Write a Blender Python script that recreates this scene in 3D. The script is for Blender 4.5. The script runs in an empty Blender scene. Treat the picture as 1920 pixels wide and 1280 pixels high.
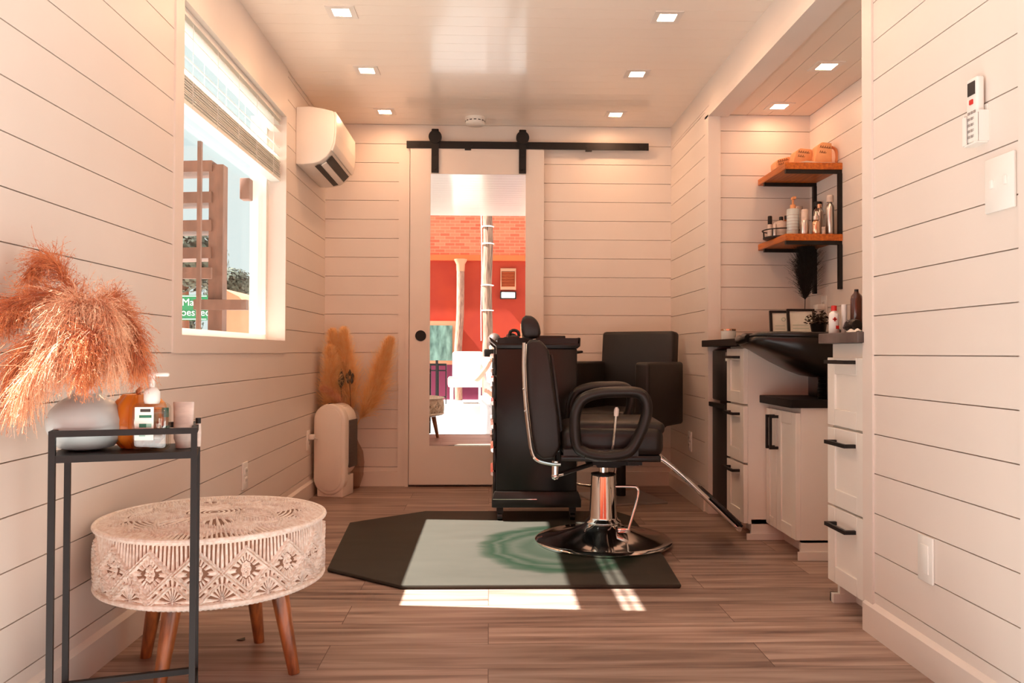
import bpy, bmesh, math, random
import numpy as np
from mathutils import Matrix, Vector
random.seed(7); RNG = np.random.default_rng(7)
PI = math.pi
scene = bpy.context.scene
COL = scene.collection
INV = {}          # thing -> inverse world matrix

# ------------------------------------------------------------------ materials
def S(r, g, b):
    f = lambda c: (c/255/12.92) if c/255 <= .04045 else ((c/255+.055)/1.055)**2.4
    return (f(r), f(g), f(b), 1)
def pm(name, c, rough=.5, metal=0, c2=None, scale=20, stretch=(1,1,1), bump=0, bscale=None, spec=None, trans=0, ior=None,
       emit=None, estr=0, coat=0, lo=.35, hi=.65, sheen=0, detail=3):
    m = bpy.data.materials.new(name); m.use_nodes = True
    nt = m.node_tree; N = nt.nodes; L = nt.links
    p = N['Principled BSDF']
    p.inputs['Roughness'].default_value = rough; p.inputs['Metallic'].default_value = metal
    if spec is not None: p.inputs['Specular IOR Level'].default_value = spec
    if ior: p.inputs['IOR'].default_value = ior
    if trans: p.inputs['Transmission Weight'].default_value = trans
    if coat: p.inputs['Coat Weight'].default_value = coat; p.inputs['Coat Roughness'].default_value = .1
    if sheen: p.inputs['Sheen Weight'].default_value = sheen
    if emit: p.inputs['Emission Color'].default_value = emit; p.inputs['Emission Strength'].default_value = estr
    tc = N.new('ShaderNodeTexCoord'); mp = N.new('ShaderNodeMapping'); mp.inputs['Scale'].default_value = stretch
    L.new(tc.outputs['Object'], mp.inputs['Vector'])
    ns = N.new('ShaderNodeTexNoise'); ns.inputs['Scale'].default_value = scale; ns.inputs['Detail'].default_value = detail
    L.new(mp.outputs['Vector'], ns.inputs['Vector'])
    cr = N.new('ShaderNodeValToRGB')
    if c2 is None: c2 = tuple(min(1, x*.93) for x in c[:3])+(1,)
    cr.color_ramp.elements[0].position = lo; cr.color_ramp.elements[1].position = hi
    cr.color_ramp.elements[0].color = c; cr.color_ramp.elements[1].color = c2
    L.new(ns.outputs['Fac'], cr.inputs['Fac']); L.new(cr.outputs['Color'], p.inputs['Base Color'])
    if bump:
        bn = N.new('ShaderNodeBump'); bn.inputs['Strength'].default_value = bump; bn.inputs['Distance'].default_value = .002
        n2 = N.new('ShaderNodeTexNoise'); n2.inputs['Scale'].default_value = bscale or scale*4
        L.new(mp.outputs['Vector'], n2.inputs['Vector']); L.new(n2.outputs['Fac'], bn.inputs['Height'])
        L.new(bn.outputs['Normal'], p.inputs['Normal'])
    return m

M = {}
M['wall'] = pm('wall_paint', S(229,217,206), .42, c2=S(226,214,203), scale=3, bump=.05, bscale=60)
M['trim'] = pm('trim_paint', S(230,218,207), .4, c2=S(227,215,204), scale=3)
M['ceil'] = pm('ceiling_gloss', S(246,232,217), .30, c2=S(244,229,214), scale=2, bump=.03, bscale=6, stretch=(.3,2,1), coat=.5)
M['niche_ceil'] = pm('niche_ceiling', S(232,215,198), .4, c2=S(228,211,194), scale=2)
M['cab'] = pm('cabinet_paint', S(236,230,220), .38, c2=S(232,226,216), scale=4)
M['black'] = pm('black_metal', S(30,24,21), .5, 0, c2=S(26,21,18), scale=30, spec=.3)
M['blackwood'] = pm('black_countertop', S(26,20,17), .5, c2=S(30,24,20), scale=12, spec=.15)
M['blackplastic'] = pm('black_plastic', S(24,19,16), .28, c2=S(21,17,14), scale=25, spec=.4)
M['leather'] = pm('black_leather', S(24,19,16), .4, c2=S(29,23,20), scale=14, bump=.2, bscale=260, spec=.45)
M['leather2'] = pm('black_leather_matte', S(24,19,16), .5, c2=S(27,22,19), scale=14, bump=.2, bscale=200)
M['chrome'] = pm('chrome', (.84,.82,.79,1), .09, 1, c2=(.74,.71,.69,1), scale=5)
M['mirror'] = pm('mirror_silver', (.93,.93,.92,1), 0.0, 1, c2=(.92,.92,.91,1), scale=1)
M['white_plastic'] = pm('white_plastic', S(238,234,226), .35, c2=S(234,230,222), scale=10)
M['ac'] = pm('ac_plastic', S(238,228,216), .3, c2=S(234,224,212), scale=6)
M['dark'] = pm('dark_void', S(40,34,30), .6, scale=10)
M['shelfwood'] = pm('orange_stained_wood', S(206,112,34), .4, c2=S(166,82,20), scale=6, stretch=(14,1,14), detail=6)
M['legwood'] = pm('acacia_leg_wood', S(186,110,56), .35, c2=S(92,50,26), scale=14, stretch=(3,3,.6), detail=6, lo=.4, hi=.7, coat=.3)
M['gap_shade'] = pm('gap_shade_tan', S(140,104,82), .9, c2=S(124,90,70), scale=60)  # drum cloth darkened to tan, painting in the shade between the cords
M['cream'] = pm('macrame_cotton', S(246,236,224), .9, c2=S(228,208,190), scale=90, bump=.5, bscale=500, sheen=.2)
M['orange'] = pm('pumpkin_skin', S(236,146,46), .35, c2=S(206,112,30), scale=9, stretch=(1,1,.3), coat=.3)
M['vase'] = pm('glazed_ceramic', S(200,208,206), .3, c2=S(190,199,197), scale=4, coat=.4)
M['towel'] = pm('tan_leather_case', S(238,170,116), .6, c2=S(226,154,100), scale=12)
M['brown'] = pm('brown_glass', S(92,44,26), .2, c2=S(64,32,20), scale=8, coat=.5)
M['amber'] = pm('amber_glass', S(170,92,30), .2, c2=S(140,70,20), scale=8, coat=.5)
M['gold'] = pm('copper_gold', (.8,.5,.33,1), .22, 1, scale=6)
M['silver'] = pm('brushed_silver', (.72,.66,.6,1), .28, 1, c2=(.6,.55,.5,1), scale=4, stretch=(1,1,.1))
M['pearl'] = pm('pearl_label', S(225,205,190), .4, c2=S(205,185,172), scale=30, stretch=(1,1,3))
M['red'] = pm('red_plastic', S(206,40,30), .4, scale=9)
M['green'] = pm('green_ink', S(36,112,84), .5, scale=9)
M['paleg'] = pm('pale_green_ink', S(150,196,176), .5, scale=9)
M['ink'] = pm('dark_ink', S(60,52,48), .6, scale=9)
M['paper'] = pm('paper', S(240,246,236), .6, c2=S(228,236,224), scale=16)
M['foil'] = pm('silver_grey_metal', (.42,.38,.36,1), .4, .6, scale=5)
M['greystone'] = pm('grey_countertop', S(112,98,92), .4, c2=S(70,58,52), scale=9)
M['leaf'] = pm('dark_leaf', S(58,48,38), .6, c2=S(84,70,52), scale=20)
M['blackfeather'] = pm('black_feather', S(40,33,29), .8, scale=20)
M['led'] = pm('led_diffuser', (1,.95,.9,1), .5, emit=(1,.55,.31,1), estr=150)
M['led2'] = pm('led_diffuser_dim', (1,.95,.9,1), .5, emit=(1,.57,.33,1), estr=62)
M['grey'] = pm('purifier_grille', S(92,80,72), .6, c2=S(78,68,61), scale=8, stretch=(1,1,40))
M['skin'] = pm('skin', S(214,164,138), .5, c2=S(204,152,126), scale=8)
M['shirt'] = pm('pale_pink_cloth', S(240,216,214), .8, c2=S(228,198,198), scale=9)
M['jeans'] = pm('pale_trousers', S(222,212,210), .8, c2=S(208,198,198), scale=9)
M['hair'] = pm('brown_hair', S(70,48,36), .6, scale=40)

def add_ripple(m, scale, strength):
    nt = m.node_tree; N = nt.nodes; L = nt.links; p = N['Principled BSDF']
    tc = N.new('ShaderNodeTexCoord'); wv = N.new('ShaderNodeTexWave'); wv.bands_direction = 'Y'; wv.inputs['Scale'].default_value = scale
    wv.inputs['Distortion'].default_value = .4; wv.inputs['Detail'].default_value = 1
    L.new(tc.outputs['Object'], wv.inputs['Vector']); b = N.new('ShaderNodeBump'); b.inputs['Strength'].default_value = strength; b.inputs['Distance'].default_value = .002
    L.new(wv.outputs['Fac'], b.inputs['Height']); L.new(b.outputs[0], p.inputs['Normal'])
add_ripple(M['ceil'], 3.1416, .10)
def emat_glass(name, tint, fac):
    m = bpy.data.materials.new(name); m.use_nodes = True; nt = m.node_tree; N = nt.nodes; L = nt.links
    N.remove(N['Principled BSDF'])
    t = N.new('ShaderNodeBsdfTransparent'); t.inputs[0].default_value = tint
    g = N.new('ShaderNodeBsdfGlossy'); g.inputs['Roughness'].default_value = .02
    ns = N.new('ShaderNodeTexNoise'); ns.inputs['Scale'].default_value = 1.5
    mr = N.new('ShaderNodeMapRange'); mr.inputs['To Min'].default_value = fac*.8; mr.inputs['To Max'].default_value = fac*1.2
    L.new(ns.outputs['Fac'], mr.inputs['Value'])
    mx = N.new('ShaderNodeMixShader'); L.new(mr.outputs[0], mx.inputs[0])
    L.new(t.outputs[0], mx.inputs[1]); L.new(g.outputs[0], mx.inputs[2])
    L.new(mx.outputs[0], N['Material Output'].inputs[0]); return m
M['glass'] = emat_glass('window_glass', (.96,.98,.97,1), .06)
M['clear'] = emat_glass('clear_plastic', (.93,.93,.9,1), .14)
M['smoke'] = emat_glass('smoked_glass', (.78,.68,.62,1), .1)
def slat_mat():
    m = bpy.data.materials.new('blind_slat'); m.use_nodes = True; nt = m.node_tree; N = nt.nodes; L = nt.links
    p = N['Principled BSDF']; p.inputs['Base Color'].default_value = S(240,236,228); p.inputs['Roughness'].default_value = .4
    t = N.new('ShaderNodeBsdfTranslucent'); t.inputs[0].default_value = S(235,228,215)
    ns = N.new('ShaderNodeTexNoise'); ns.inputs['Scale'].default_value = 5
    mr = N.new('ShaderNodeMapRange'); mr.inputs['To Min'].default_value = .12; mr.inputs['To Max'].default_value = .18
    L.new(ns.outputs['Fac'], mr.inputs['Value'])
    mx = N.new('ShaderNodeMixShader'); L.new(mr.outputs[0], mx.inputs[0]); L.new(p.outputs[0], mx.inputs[1]); L.new(t.outputs[0], mx.inputs[2])
    L.new(mx.outputs[0], N['Material Output'].inputs[0]); return m
M['slat'] = slat_mat()

def floor_mat():
    m = bpy.data.materials.new('laminate_planks'); m.use_nodes = True; nt = m.node_tree; N = nt.nodes; L = nt.links
    p = N['Principled BSDF']
    tc = N.new('ShaderNodeTexCoord')
    br = N.new('ShaderNodeTexBrick'); br.offset = .37; br.inputs['Scale'].default_value = 1
    br.inputs['Brick Width'].default_value = 1.22; br.inputs['Row Height'].default_value = .178
    br.inputs['Mortar Size'].default_value = .0012; br.inputs['Mortar Smooth'].default_value = .2
    br.inputs['Color1'].default_value = (0,0,0,1); br.inputs['Color2'].default_value = (1,1,1,1); br.inputs['Mortar'].default_value = (.3,.3,.3,1)
    L.new(tc.outputs['Object'], br.inputs['Vector'])
    add = N.new('ShaderNodeVectorMath'); add.operation = 'MULTIPLY_ADD'
    add.inputs[1].default_value = (3,5,7); L.new(br.outputs['Color'], add.inputs[0]); L.new(tc.outputs['Object'], add.inputs[2])
    mp = N.new('ShaderNodeMapping'); mp.inputs['Scale'].default_value = (1.1,16,1); L.new(add.outputs[0], mp.inputs['Vector'])
    n1 = N.new('ShaderNodeTexNoise'); n1.inputs['Scale'].default_value = 1.6; n1.inputs['Detail'].default_value = 7; n1.inputs['Distortion'].default_value = .6
    L.new(mp.outputs[0], n1.inputs['Vector'])
    cr = N.new('ShaderNodeValToRGB'); e = cr.color_ramp.elements
    e[0].position = .28; e[0].color = S(92,68,58); e[1].position = .75; e[1].color = S(188,166,152)
    x = cr.color_ramp.elements.new(.5); x.color = S(150,124,110)
    L.new(n1.outputs['Fac'], cr.inputs['Fac'])
    hs = N.new('ShaderNodeHueSaturation'); mr = N.new('ShaderNodeMapRange'); mr.inputs['To Min'].default_value = .82; mr.inputs['To Max'].default_value = 1.14
    L.new(br.outputs['Color'], mr.inputs['Value']); L.new(mr.outputs[0], hs.inputs['Value']); L.new(cr.outputs[0], hs.inputs['Color'])
    mo = N.new('ShaderNodeMix'); mo.data_type = 'RGBA'; mo.inputs[7].default_value = S(86,60,50)
    L.new(br.outputs['Fac'], mo.inputs[0]); L.new(hs.outputs[0], mo.inputs[6]); L.new(mo.outputs[2], p.inputs['Base Color'])
    mr2 = N.new('ShaderNodeMapRange'); mr2.inputs['To Min'].default_value = .34; mr2.inputs['To Max'].default_value = .5
    L.new(n1.outputs['Fac'], mr2.inputs['Value']); L.new(mr2.outputs[0], p.inputs['Roughness'])
    b = N.new('ShaderNodeBump'); b.inputs['Strength'].default_value = .15; b.inputs['Distance'].default_value = .001
    L.new(n1.outputs['Fac'], b.inputs['Height']); L.new(b.outputs[0], p.inputs['Normal'])
    return m
M['floor'] = floor_mat()

def mat_mat():   # worn anti-fatigue mat: greyed rubber with a green-black ring worn by the chair base
    m = bpy.data.materials.new('worn_rubber'); m.use_nodes = True; nt = m.node_tree; N = nt.nodes; L = nt.links
    p = N['Principled BSDF']; p.inputs['Roughness'].default_value = .6; p.inputs['Specular IOR Level'].default_value = .12
    tc = N.new('ShaderNodeTexCoord')
    n1 = N.new('ShaderNodeTexNoise'); n1.inputs['Scale'].default_value = 4; n1.inputs['Detail'].default_value = 8
    mp = N.new('ShaderNodeMapping'); mp.inputs['Scale'].default_value = (1,3,1)
    L.new(tc.outputs['Object'], mp.inputs[0]); L.new(mp.outputs[0], n1.inputs['Vector'])
    cr = N.new('ShaderNodeValToRGB'); cr.color_ramp.elements[0].color = S(55,51,44); cr.color_ramp.elements[1].color = S(67,62,55)
    L.new(n1.outputs['Fac'], cr.inputs['Fac'])
    # worn disc around (.36,.62) in object space
    sub = N.new('ShaderNodeVectorMath'); sub.operation = 'SUBTRACT'; sub.inputs[1].default_value = (.31,3.40,0)
    L.new(tc.outputs['Object'], sub.inputs[0])
    ad = N.new('ShaderNodeVectorMath'); ad.operation = 'MULTIPLY'; ad.inputs[1].default_value = (1,.85,0); L.new(sub.outputs[0], ad.inputs[0])
    ln = N.new('ShaderNodeVectorMath'); ln.operation = 'LENGTH'; L.new(ad.outputs[0], ln.inputs[0])
    nz = N.new('ShaderNodeMath'); nz.operation = 'MULTIPLY_ADD'; nz.inputs[1].default_value = .10; L.new(n1.outputs['Fac'], nz.inputs[0]); L.new(ln.outputs['Value'], nz.inputs[2])
    c2 = N.new('ShaderNodeValToRGB'); c2.color_ramp.elements[0].position = 0; c2.color_ramp.elements[0].color = (.5,.5,.5,1)
    c2.color_ramp.elements[1].position = .42; c2.color_ramp.elements[1].color = (0,0,0,1)
    for ps, vl in ((.20,.75),(.25,.45),(.30,.95),(.325,.55),(.35,1.0),(.385,.75)):
        x = c2.color_ramp.elements.new(ps); x.color = (vl,vl,vl,1)
    L.new(nz.outputs[0], c2.inputs['Fac'])
    mx = N.new('ShaderNodeMix'); mx.data_type = 'RGBA'; mx.inputs[7].default_value = S(18,32,19)
    L.new(c2.outputs[0], mx.inputs[0]); L.new(cr.outputs[0], mx.inputs[6])
    L.new(mx.outputs[2], p.inputs['Base Color']); return m
M['mat'] = mat_mat()

def brick_mat():
    m = bpy.data.materials.new('orange_brick'); m.use_nodes = True; nt = m.node_tree; N = nt.nodes; L = nt.links
    p = N['Principled BSDF']; p.inputs['Roughness'].default_value = .8
    tc = N.new('ShaderNodeTexCoord'); mp = N.new('ShaderNodeMapping'); mp.inputs['Rotation'].default_value = (PI/2,0,0)
    L.new(tc.outputs['Object'], mp.inputs[0])
    br = N.new('ShaderNodeTexBrick'); br.inputs['Scale'].default_value = 1; br.inputs['Brick Width'].default_value = .2; br.inputs['Row Height'].default_value = .065
    br.inputs['Mortar Size'].default_value = .006; br.inputs['Color1'].default_value = S(176,70,40); br.inputs['Color2'].default_value = S(196,98,66)
    br.inputs['Mortar'].default_value = S(200,112,82); L.new(mp.outputs[0], br.inputs['Vector']); L.new(br.outputs['Color'], p.inputs['Base Color'])
    return m
M['brick'] = brick_mat()
M['stucco'] = pm('red_stucco', S(166,46,10), .8, c2=S(156,38,8), scale=2)
M['ledge'] = pm('orange_ledge', S(190,84,28), .7, scale=3)
M['ground'] = pm('pale_concrete', S(196,193,190), .9, c2=S(186,183,180), scale=2)
M['bounce_grey'] = pm('bounce_grey', S(144,143,142), .9, c2=S(134,133,132), scale=30)  # grey set by how much light the unseen slab bounces indoors
M['pinkstone'] = pm('weathered_column', S(176,128,106), .8, c2=S(120,78,64), scale=12, stretch=(6,6,.6))
M['polewood'] = pm('pole_wood', S(170,128,104), .85, c2=S(92,66,54), scale=10, stretch=(6,6,.4), detail=7)
M['brownwood'] = pm('redwood_stain', S(128,82,62), .7, c2=S(108,68,50), scale=5, stretch=(3,3,1))
M['foliage'] = pm('tree_foliage', S(90,94,80), .9, c2=S(58,60,50), scale=6)
M['signgreen'] = pm('sign_green', S(16,120,70), .5, scale=3)
M['purple'] = pm('magenta_paint', S(110,30,60), .8, scale=3)
M['peach'] = pm('peach_siding', S(190,130,96), .8, scale=3)
M['bglass'] = pm('tinted_pane', S(120,150,138), .1, c2=S(70,92,84), scale=3, stretch=(3,3,1))
def hair_mat(name, a, b):
    return pm(name, a, .8, c2=b, scale=25, sheen=.3)
M['pA'] = hair_mat('dried_plume_rust', S(226,146,88), S(200,110,58))
M['pB'] = hair_mat('dried_plume_pink', S(240,192,152), S(226,160,116))
M['pC'] = hair_mat('pampas_orange', S(255,220,158), S(248,196,124))

# ------------------------------------------------------------------ mesh builder
class MB:
    def __init__(s): s.v = []; s.f = []; s.sm = []
    def add(s, v, f, smooth=False, T=None):
        o = len(s.v)
        if T is not None: v = [tuple(T @ Vector(p)) for p in v]
        s.v += [tuple(p) for p in v]; s.f += [tuple(i+o for i in q) for q in f]; s.sm += [smooth]*len(f); return s
    def box(s, x0, x1, y0, y1, z0, z1, T=None):
        v = [(x0,y0,z0),(x1,y0,z0),(x1,y1,z0),(x0,y1,z0),(x0,y0,z1),(x1,y0,z1),(x1,y1,z1),(x0,y1,z1)]
        return s.add(v, [(0,3,2,1),(4,5,6,7),(0,1,5,4),(1,2,6,5),(2,3,7,6),(3,0,4,7)], False, T)
    def rbox(s, x0, x1, y0, y1, z0, z1, r=.01, seg=2, T=None):
        bm = bmesh.new(); bmesh.ops.create_cube(bm, size=1)
        for v in bm.verts: v.co = Vector(((x0+x1)/2+v.co.x*(x1-x0), (y0+y1)/2+v.co.y*(y1-y0), (z0+z1)/2+v.co.z*(z1-z0)))
        r = min(r, .49*min(x1-x0, y1-y0, z1-z0))
        bmesh.ops.bevel(bm, geom=list(bm.edges), offset=r, segments=seg, profile=.5, affect='EDGES')
        s._bm(bm, T, r > .004); return s
    def _bm(s, bm, T=None, smooth=True):
        bm.verts.index_update(); v = [tuple(x.co) for x in bm.verts]; f = [tuple(x.index for x in q.verts) for q in bm.faces]; bm.free()
        s.add(v, f, smooth, T)
    def prism(s, poly, axis, a, b, bevel=0, T=None, seg=2):
        # poly: 2D points; axis: extruded axis
        n = len(poly); mk = {'X': lambda p, t: (t,p[0],p[1]), 'Y': lambda p, t: (p[0],t,p[1]), 'Z': lambda p, t: (p[0],p[1],t)}[axis]
        bm = bmesh.new(); A = [bm.verts.new(mk(p,a)) for p in poly]; B = [bm.verts.new(mk(p,b)) for p in poly]
        bm.faces.new(A); bm.faces.new(B[::-1])
        for i in range(n): bm.faces.new((A[i], B[i], B[(i+1)%n], A[(i+1)%n]))
        bmesh.ops.recalc_face_normals(bm, faces=bm.faces)
        if bevel: bmesh.ops.bevel(bm, geom=list(bm.edges), offset=bevel, segments=seg, profile=.5, affect='EDGES')
        s._bm(bm, T, bevel > .004); return s
    def tube(s, pts, r, n=10, ry=None, up=None, closed=False, cap=True, T=None):
        P = [Vector(p) for p in pts]; m = len(P); rs = r if isinstance(r, (list,tuple)) else [r]*m
        rings = []; prev = None
        for i in range(m):
            if closed: d = P[(i+1)%m]-P[i-1]
            else: d = P[min(i+1,m-1)]-P[max(i-1,0)]
            d.normalize()
            if up is not None: a = Vector(up)
            elif prev is None: a = Vector((0,0,1)) if abs(d.z) < .9 else Vector((0,1,0))
            else: a = prev
            a = (a-d*a.dot(d)).normalized(); prev = a; b = d.cross(a)
            q = (ry if ry else 1)
            rings.append([P[i]+a*math.cos(t)*rs[i]+b*math.sin(t)*rs[i]*q for t in [2*PI*k/n for k in range(n)]])
        v = [tuple(p) for R in rings for p in R]; f = []
        for i in range(m if closed else m-1):
            j = (i+1) % m
            for k in range(n): f.append((i*n+k, i*n+(k+1)%n, j*n+(k+1)%n, j*n+k))
        if not closed and cap: f += [tuple(range(n))[::-1], tuple((m-1)*n+k for k in range(n))]
        return s.add(v, f, True, T)
    def cyl(s, p0, p1, r, r2=None, n=24, T=None):
        P0, P1 = Vector(p0), Vector(p1); d = (P1-P0).normalized(); a = Vector((0,0,1)) if abs(d.z) < .9 else Vector((1,0,0))
        a = (a-d*a.dot(d)).normalized(); b = d.cross(a); r2 = r if r2 is None else r2
        v = []
        for P, R in ((P0,r),(P1,r2)): v += [tuple(P+(a*math.cos(2*PI*k/n)+b*math.sin(2*PI*k/n))*R) for k in range(n)]
        o = len(s.v)
        s.add(v, [(k,(k+1)%n,n+(k+1)%n,n+k) for k in range(n)], n > 6, T)
        s.add(v, [tuple(range(n))[::-1], tuple(range(n,2*n))], False, T); return s
    def lathe(s, prof, c=(0,0,0), n=40, T=None, lobes=0, amp=0, sy=1):
        v = []; m = len(prof)
        for (r, z) in prof:
            for k in range(n):
                t = 2*PI*k/n; q = r*(1+amp*(abs(math.cos(lobes*t/2))-.6)) if lobes else r
                v.append((c[0]+q*math.cos(t), c[1]+q*math.sin(t)*sy, c[2]+z))
        f = [(i*n+k, i*n+(k+1)%n, (i+1)*n+(k+1)%n, (i+1)*n+k) for i in range(m-1) for k in range(n)]
        f += [tuple(range(n))[::-1], tuple((m-1)*n+k for k in range(n))]
        return s.add(v, f, True, T)
    def ball(s, c, r, n=16, T=None):
        if not isinstance(r, (list,tuple)): r = (r,r,r)
        prof = [(math.sin(PI*i/n), -math.cos(PI*i/n)) for i in range(n+1)]
        v = []; k2 = n*2
        for a, z in prof:
            for k in range(k2): t = 2*PI*k/k2; v.append((c[0]+r[0]*a*math.cos(t), c[1]+r[1]*a*math.sin(t), c[2]+r[2]*z))
        f = [(i*k2+k, i*k2+(k+1)%k2, (i+1)*k2+(k+1)%k2, (i+1)*k2+k) for i in range(n) for k in range(k2)]
        return s.add(v, f, True, T)
    def build(s, name, mat, parent=None, local=False, **kw):
        me = bpy.data.meshes.new(name); v = s.v
        if parent is not None and not local:
            I = INV[parent.name]; v = [tuple(I @ Vector(p)) for p in v]
        me.from_pydata(v, [], s.f); me.validate()
        if len(me.polygons) == len(s.sm): me.polygons.foreach_set('use_smooth', s.sm)
        me.materials.append(mat); me.update()
        try:
            me.set_sharp_from_angle(angle=math.radians(42))
        except Exception: pass
        o = bpy.data.objects.new(name, me); COL.objects.link(o)
        if parent is not None: o.parent = parent; INV[o.name] = INV[parent.name]
        else: INV[o.name] = Matrix.Identity(4)
        for k, x in kw.items(): o[k] = x
        return o
def thing(name, label, cat, loc=(0,0,0), rz=0, group=None):
    o = bpy.data.objects.new(name, None); COL.objects.link(o); o.empty_display_size = .05
    o.location = loc; o.rotation_euler = (0,0,rz); o['label'] = label; o['category'] = cat
    if group: o['group'] = group
    INV[o.name] = (Matrix.Translation(loc) @ Matrix.Rotation(rz,4,'Z')).inverted(); return o
def tag(o, label, cat, group=None, kind=None):
    o['label'] = label; o['category'] = cat
    if group: o['group'] = group
    if kind: o['kind'] = kind
    return o
def struct(o): o['kind'] = 'structure'; return o
def text(name, body, size, mat, parent, Tm, depth=.0006, **kw):
    c = bpy.data.curves.new(name, 'FONT'); c.body = body; c.size = size; c.extrude = depth; c.align_x = 'CENTER'; c.align_y = 'CENTER'
    t = bpy.data.objects.new(name, c); COL.objects.link(t)
    dg = bpy.context.evaluated_depsgraph_get(); dg.update()
    me = bpy.data.meshes.new_from_object(t.evaluated_get(dg)); bpy.data.objects.remove(t)
    me.transform(INV[parent.name] @ Tm); me.materials.clear(); me.materials.append(mat)
    o = bpy.data.objects.new(name, me); COL.objects.link(o); o.parent = parent; INV[o.name] = INV[parent.name]
    return o
def smoothpath(pts, k=6):
    P = [Vector(p) for p in pts]; out = []
    for i in range(len(P)-1):
        a = P[max(i-1,0)]; b = P[i]; c = P[i+1]; d = P[min(i+2,len(P)-1)]
        for j in range(k):
            t = j/k
            out.append(.5*((2*b)+(c-a)*t+(2*a-5*b+4*c-d)*t*t+(3*b-a-3*c+d)*t**3))
    out.append(P[-1]); return out

# ------------------------------------------------------------------ camera
XL, XR, YB, H = -1.038, 1.154, 5.063, 2.28
YF = 1.62
cam = bpy.data.cameras.new('camera'); co = bpy.data.objects.new('camera', cam); COL.objects.link(co)
yaw, pitch, roll = .02813359, .01423773, .0035546
fw = Vector((math.sin(yaw)*math.cos(pitch), math.cos(yaw)*math.cos(pitch), math.sin(pitch)))
rt = Vector((math.cos(yaw), -math.sin(yaw), 0)); up = rt.cross(fw)
r2 = rt*math.cos(roll)+up*math.sin(roll); u2 = -rt*math.sin(roll)+up*math.cos(roll)
mt = Matrix((r2, u2, -fw)).transposed().to_4x4(); mt.translation = Vector((0,0,.838))
co.matrix_world = mt; cam.sensor_width = 36; cam.lens = 1500/1920*36; cam.clip_start = .02; cam.clip_end = 500
scene.camera = co

# ------------------------------------------------------------------ room shell
def boards(mb, plane, u0, u1, zs, d0, d1, holes=(), gap=.003):
    """boards of a shiplap wall; plane 'X' (u = y) or 'Y' (u = x); thickness from d0 to d1"""
    for a, b in zip(zs[:-1], zs[1:]):
        a2, b2 = a+gap/2, b-gap/2
        zc = sorted({a2, b2, *[z for h in holes for z in (h[2],h[3]) if a2 < z < b2]})
        for p, q in zip(zc[:-1], zc[1:]):
            us = [(u0,u1)]
            for h in holes:
                if h[2] < (p+q)/2 < h[3]:
                    nu = []
                    for s, e in us:
                        if h[1] <= s or h[0] >= e: nu.append((s,e)); continue
                        if s < h[0]: nu.append((s,h[0]))
                        if e > h[1]: nu.append((h[1],e))
                    us = nu
            for s, e in us:
                if plane == 'X': mb.box(min(d0,d1), max(d0,d1), s, e, p, q)
                else: mb.box(s, e, min(d0,d1), max(d0,d1), p, q)
def zl(z0, s, lo, hi):
    L = [lo]; k = math.ceil((lo+.02-z0)/s)
    while z0+k*s < hi-.02: L.append(z0+k*s); k += 1
    return L+[hi]
WY0, WY1, WZ0, WZ1 = 2.715, 4.07, .895, 2.03
# floor
struct(MB().box(XL-.13, 1.86, 1.8, YB+.1, -.06, 0).build('floor', M['floor']))
struct(MB().box(XL-.13, XR+.2, 1.74, 1.8, -.10, -.002).build('trim_1', M['black']))
# left wall
w = MB(); boards(w, 'X', YF, YB, zl(.0086,.1180,0,H), XL, XL-.012, [(WY0-.07,WY1+.02,WZ0-.06,H+.1)])
B = XL-.012; E = XL-.13
w.box(E,B,YF,WY0,0,H+.04).box(E,B,WY1,YB+.1,0,H+.04).box(E,B,WY0,WY1,0,WZ0).box(E,B,WY0,WY1,WZ1,H+.04)
struct(w.build('wall_left', M['wall']))
# window casing (flat boards round the opening, smooth panel up to the ceiling)
w = MB(); t0, t1 = XL-.012, XL+.006
w.box(t0,t1,WY0-.072,WY0,WZ0-.062,H).box(t0,t1,WY0,WY1,WZ0-.062,WZ0).box(t0,t1,WY0,WY1+.022,WZ1,H).box(t0,t1,WY1,WY1+.022,WZ0-.062,WZ1)
struct(w.build('trim_2', M['trim']))
wn = thing('window_1', 'tall white framed side window with a raised blind', 'window', (XL-.1,(WY0+WY1)/2,WZ0)); del wn['category']; wn['kind'] = 'structure'
fx0, fx1 = XL-.125, XL-.085
f = MB().box(fx0,fx1,WY0,WY0+.03,WZ0,WZ1).box(fx0,fx1,WY1-.03,WY1,WZ0,WZ1).box(fx0,fx1,WY0+.03,WY1-.03,WZ0,WZ0+.03).box(fx0,fx1,WY0+.03,WY1-.03,WZ1-.008,WZ1)
f.build('window_frame', M['white_plastic'], wn)
MB().box(XL-.107,XL-.103,WY0+.03,WY1-.03,WZ0+.03,WZ1-.008).build('window_pane', M['glass'], wn)
# back wall
w = MB(); boards(w, 'Y', XL, XR, zl(-.001,.1199,0,H), YB, YB+.012); w.box(XL-.13, 1.9, YB+.012, YB+.12, 0, H+.04)
struct(w.build('wall_back', M['wall']))
# right wall: passage piece, beam, near piece
NY0, NY1, NZ = 2.42, 4.18, 2.088
zr = zl(.0086,.1180,0,H)
w = MB(); boards(w, 'X', NY1+.0, YB, zr, XR, XR+.012, [(NY1,YB,NZ+.06,H)])
w.box(XR+.012, XR+.12, NY1+.014, YB+.1, 0, H)
w.box(XR, XR+.012, YF, YB, 2.15, H).box(XR+.0, XR+.10, NY0, NY1, NZ+.012, 2.15)
w.box(XR+.012,XR+.10,YF,NY1,2.15,H)
boards(w, 'X', YF, NY0, zl(.0086,.1180,0,2.15), XR, XR+.012); w.box(XR+.012, XR+.12, YF, NY0, 0, 2.15)
struct(w.build('wall_right', M['wall']))
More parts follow.
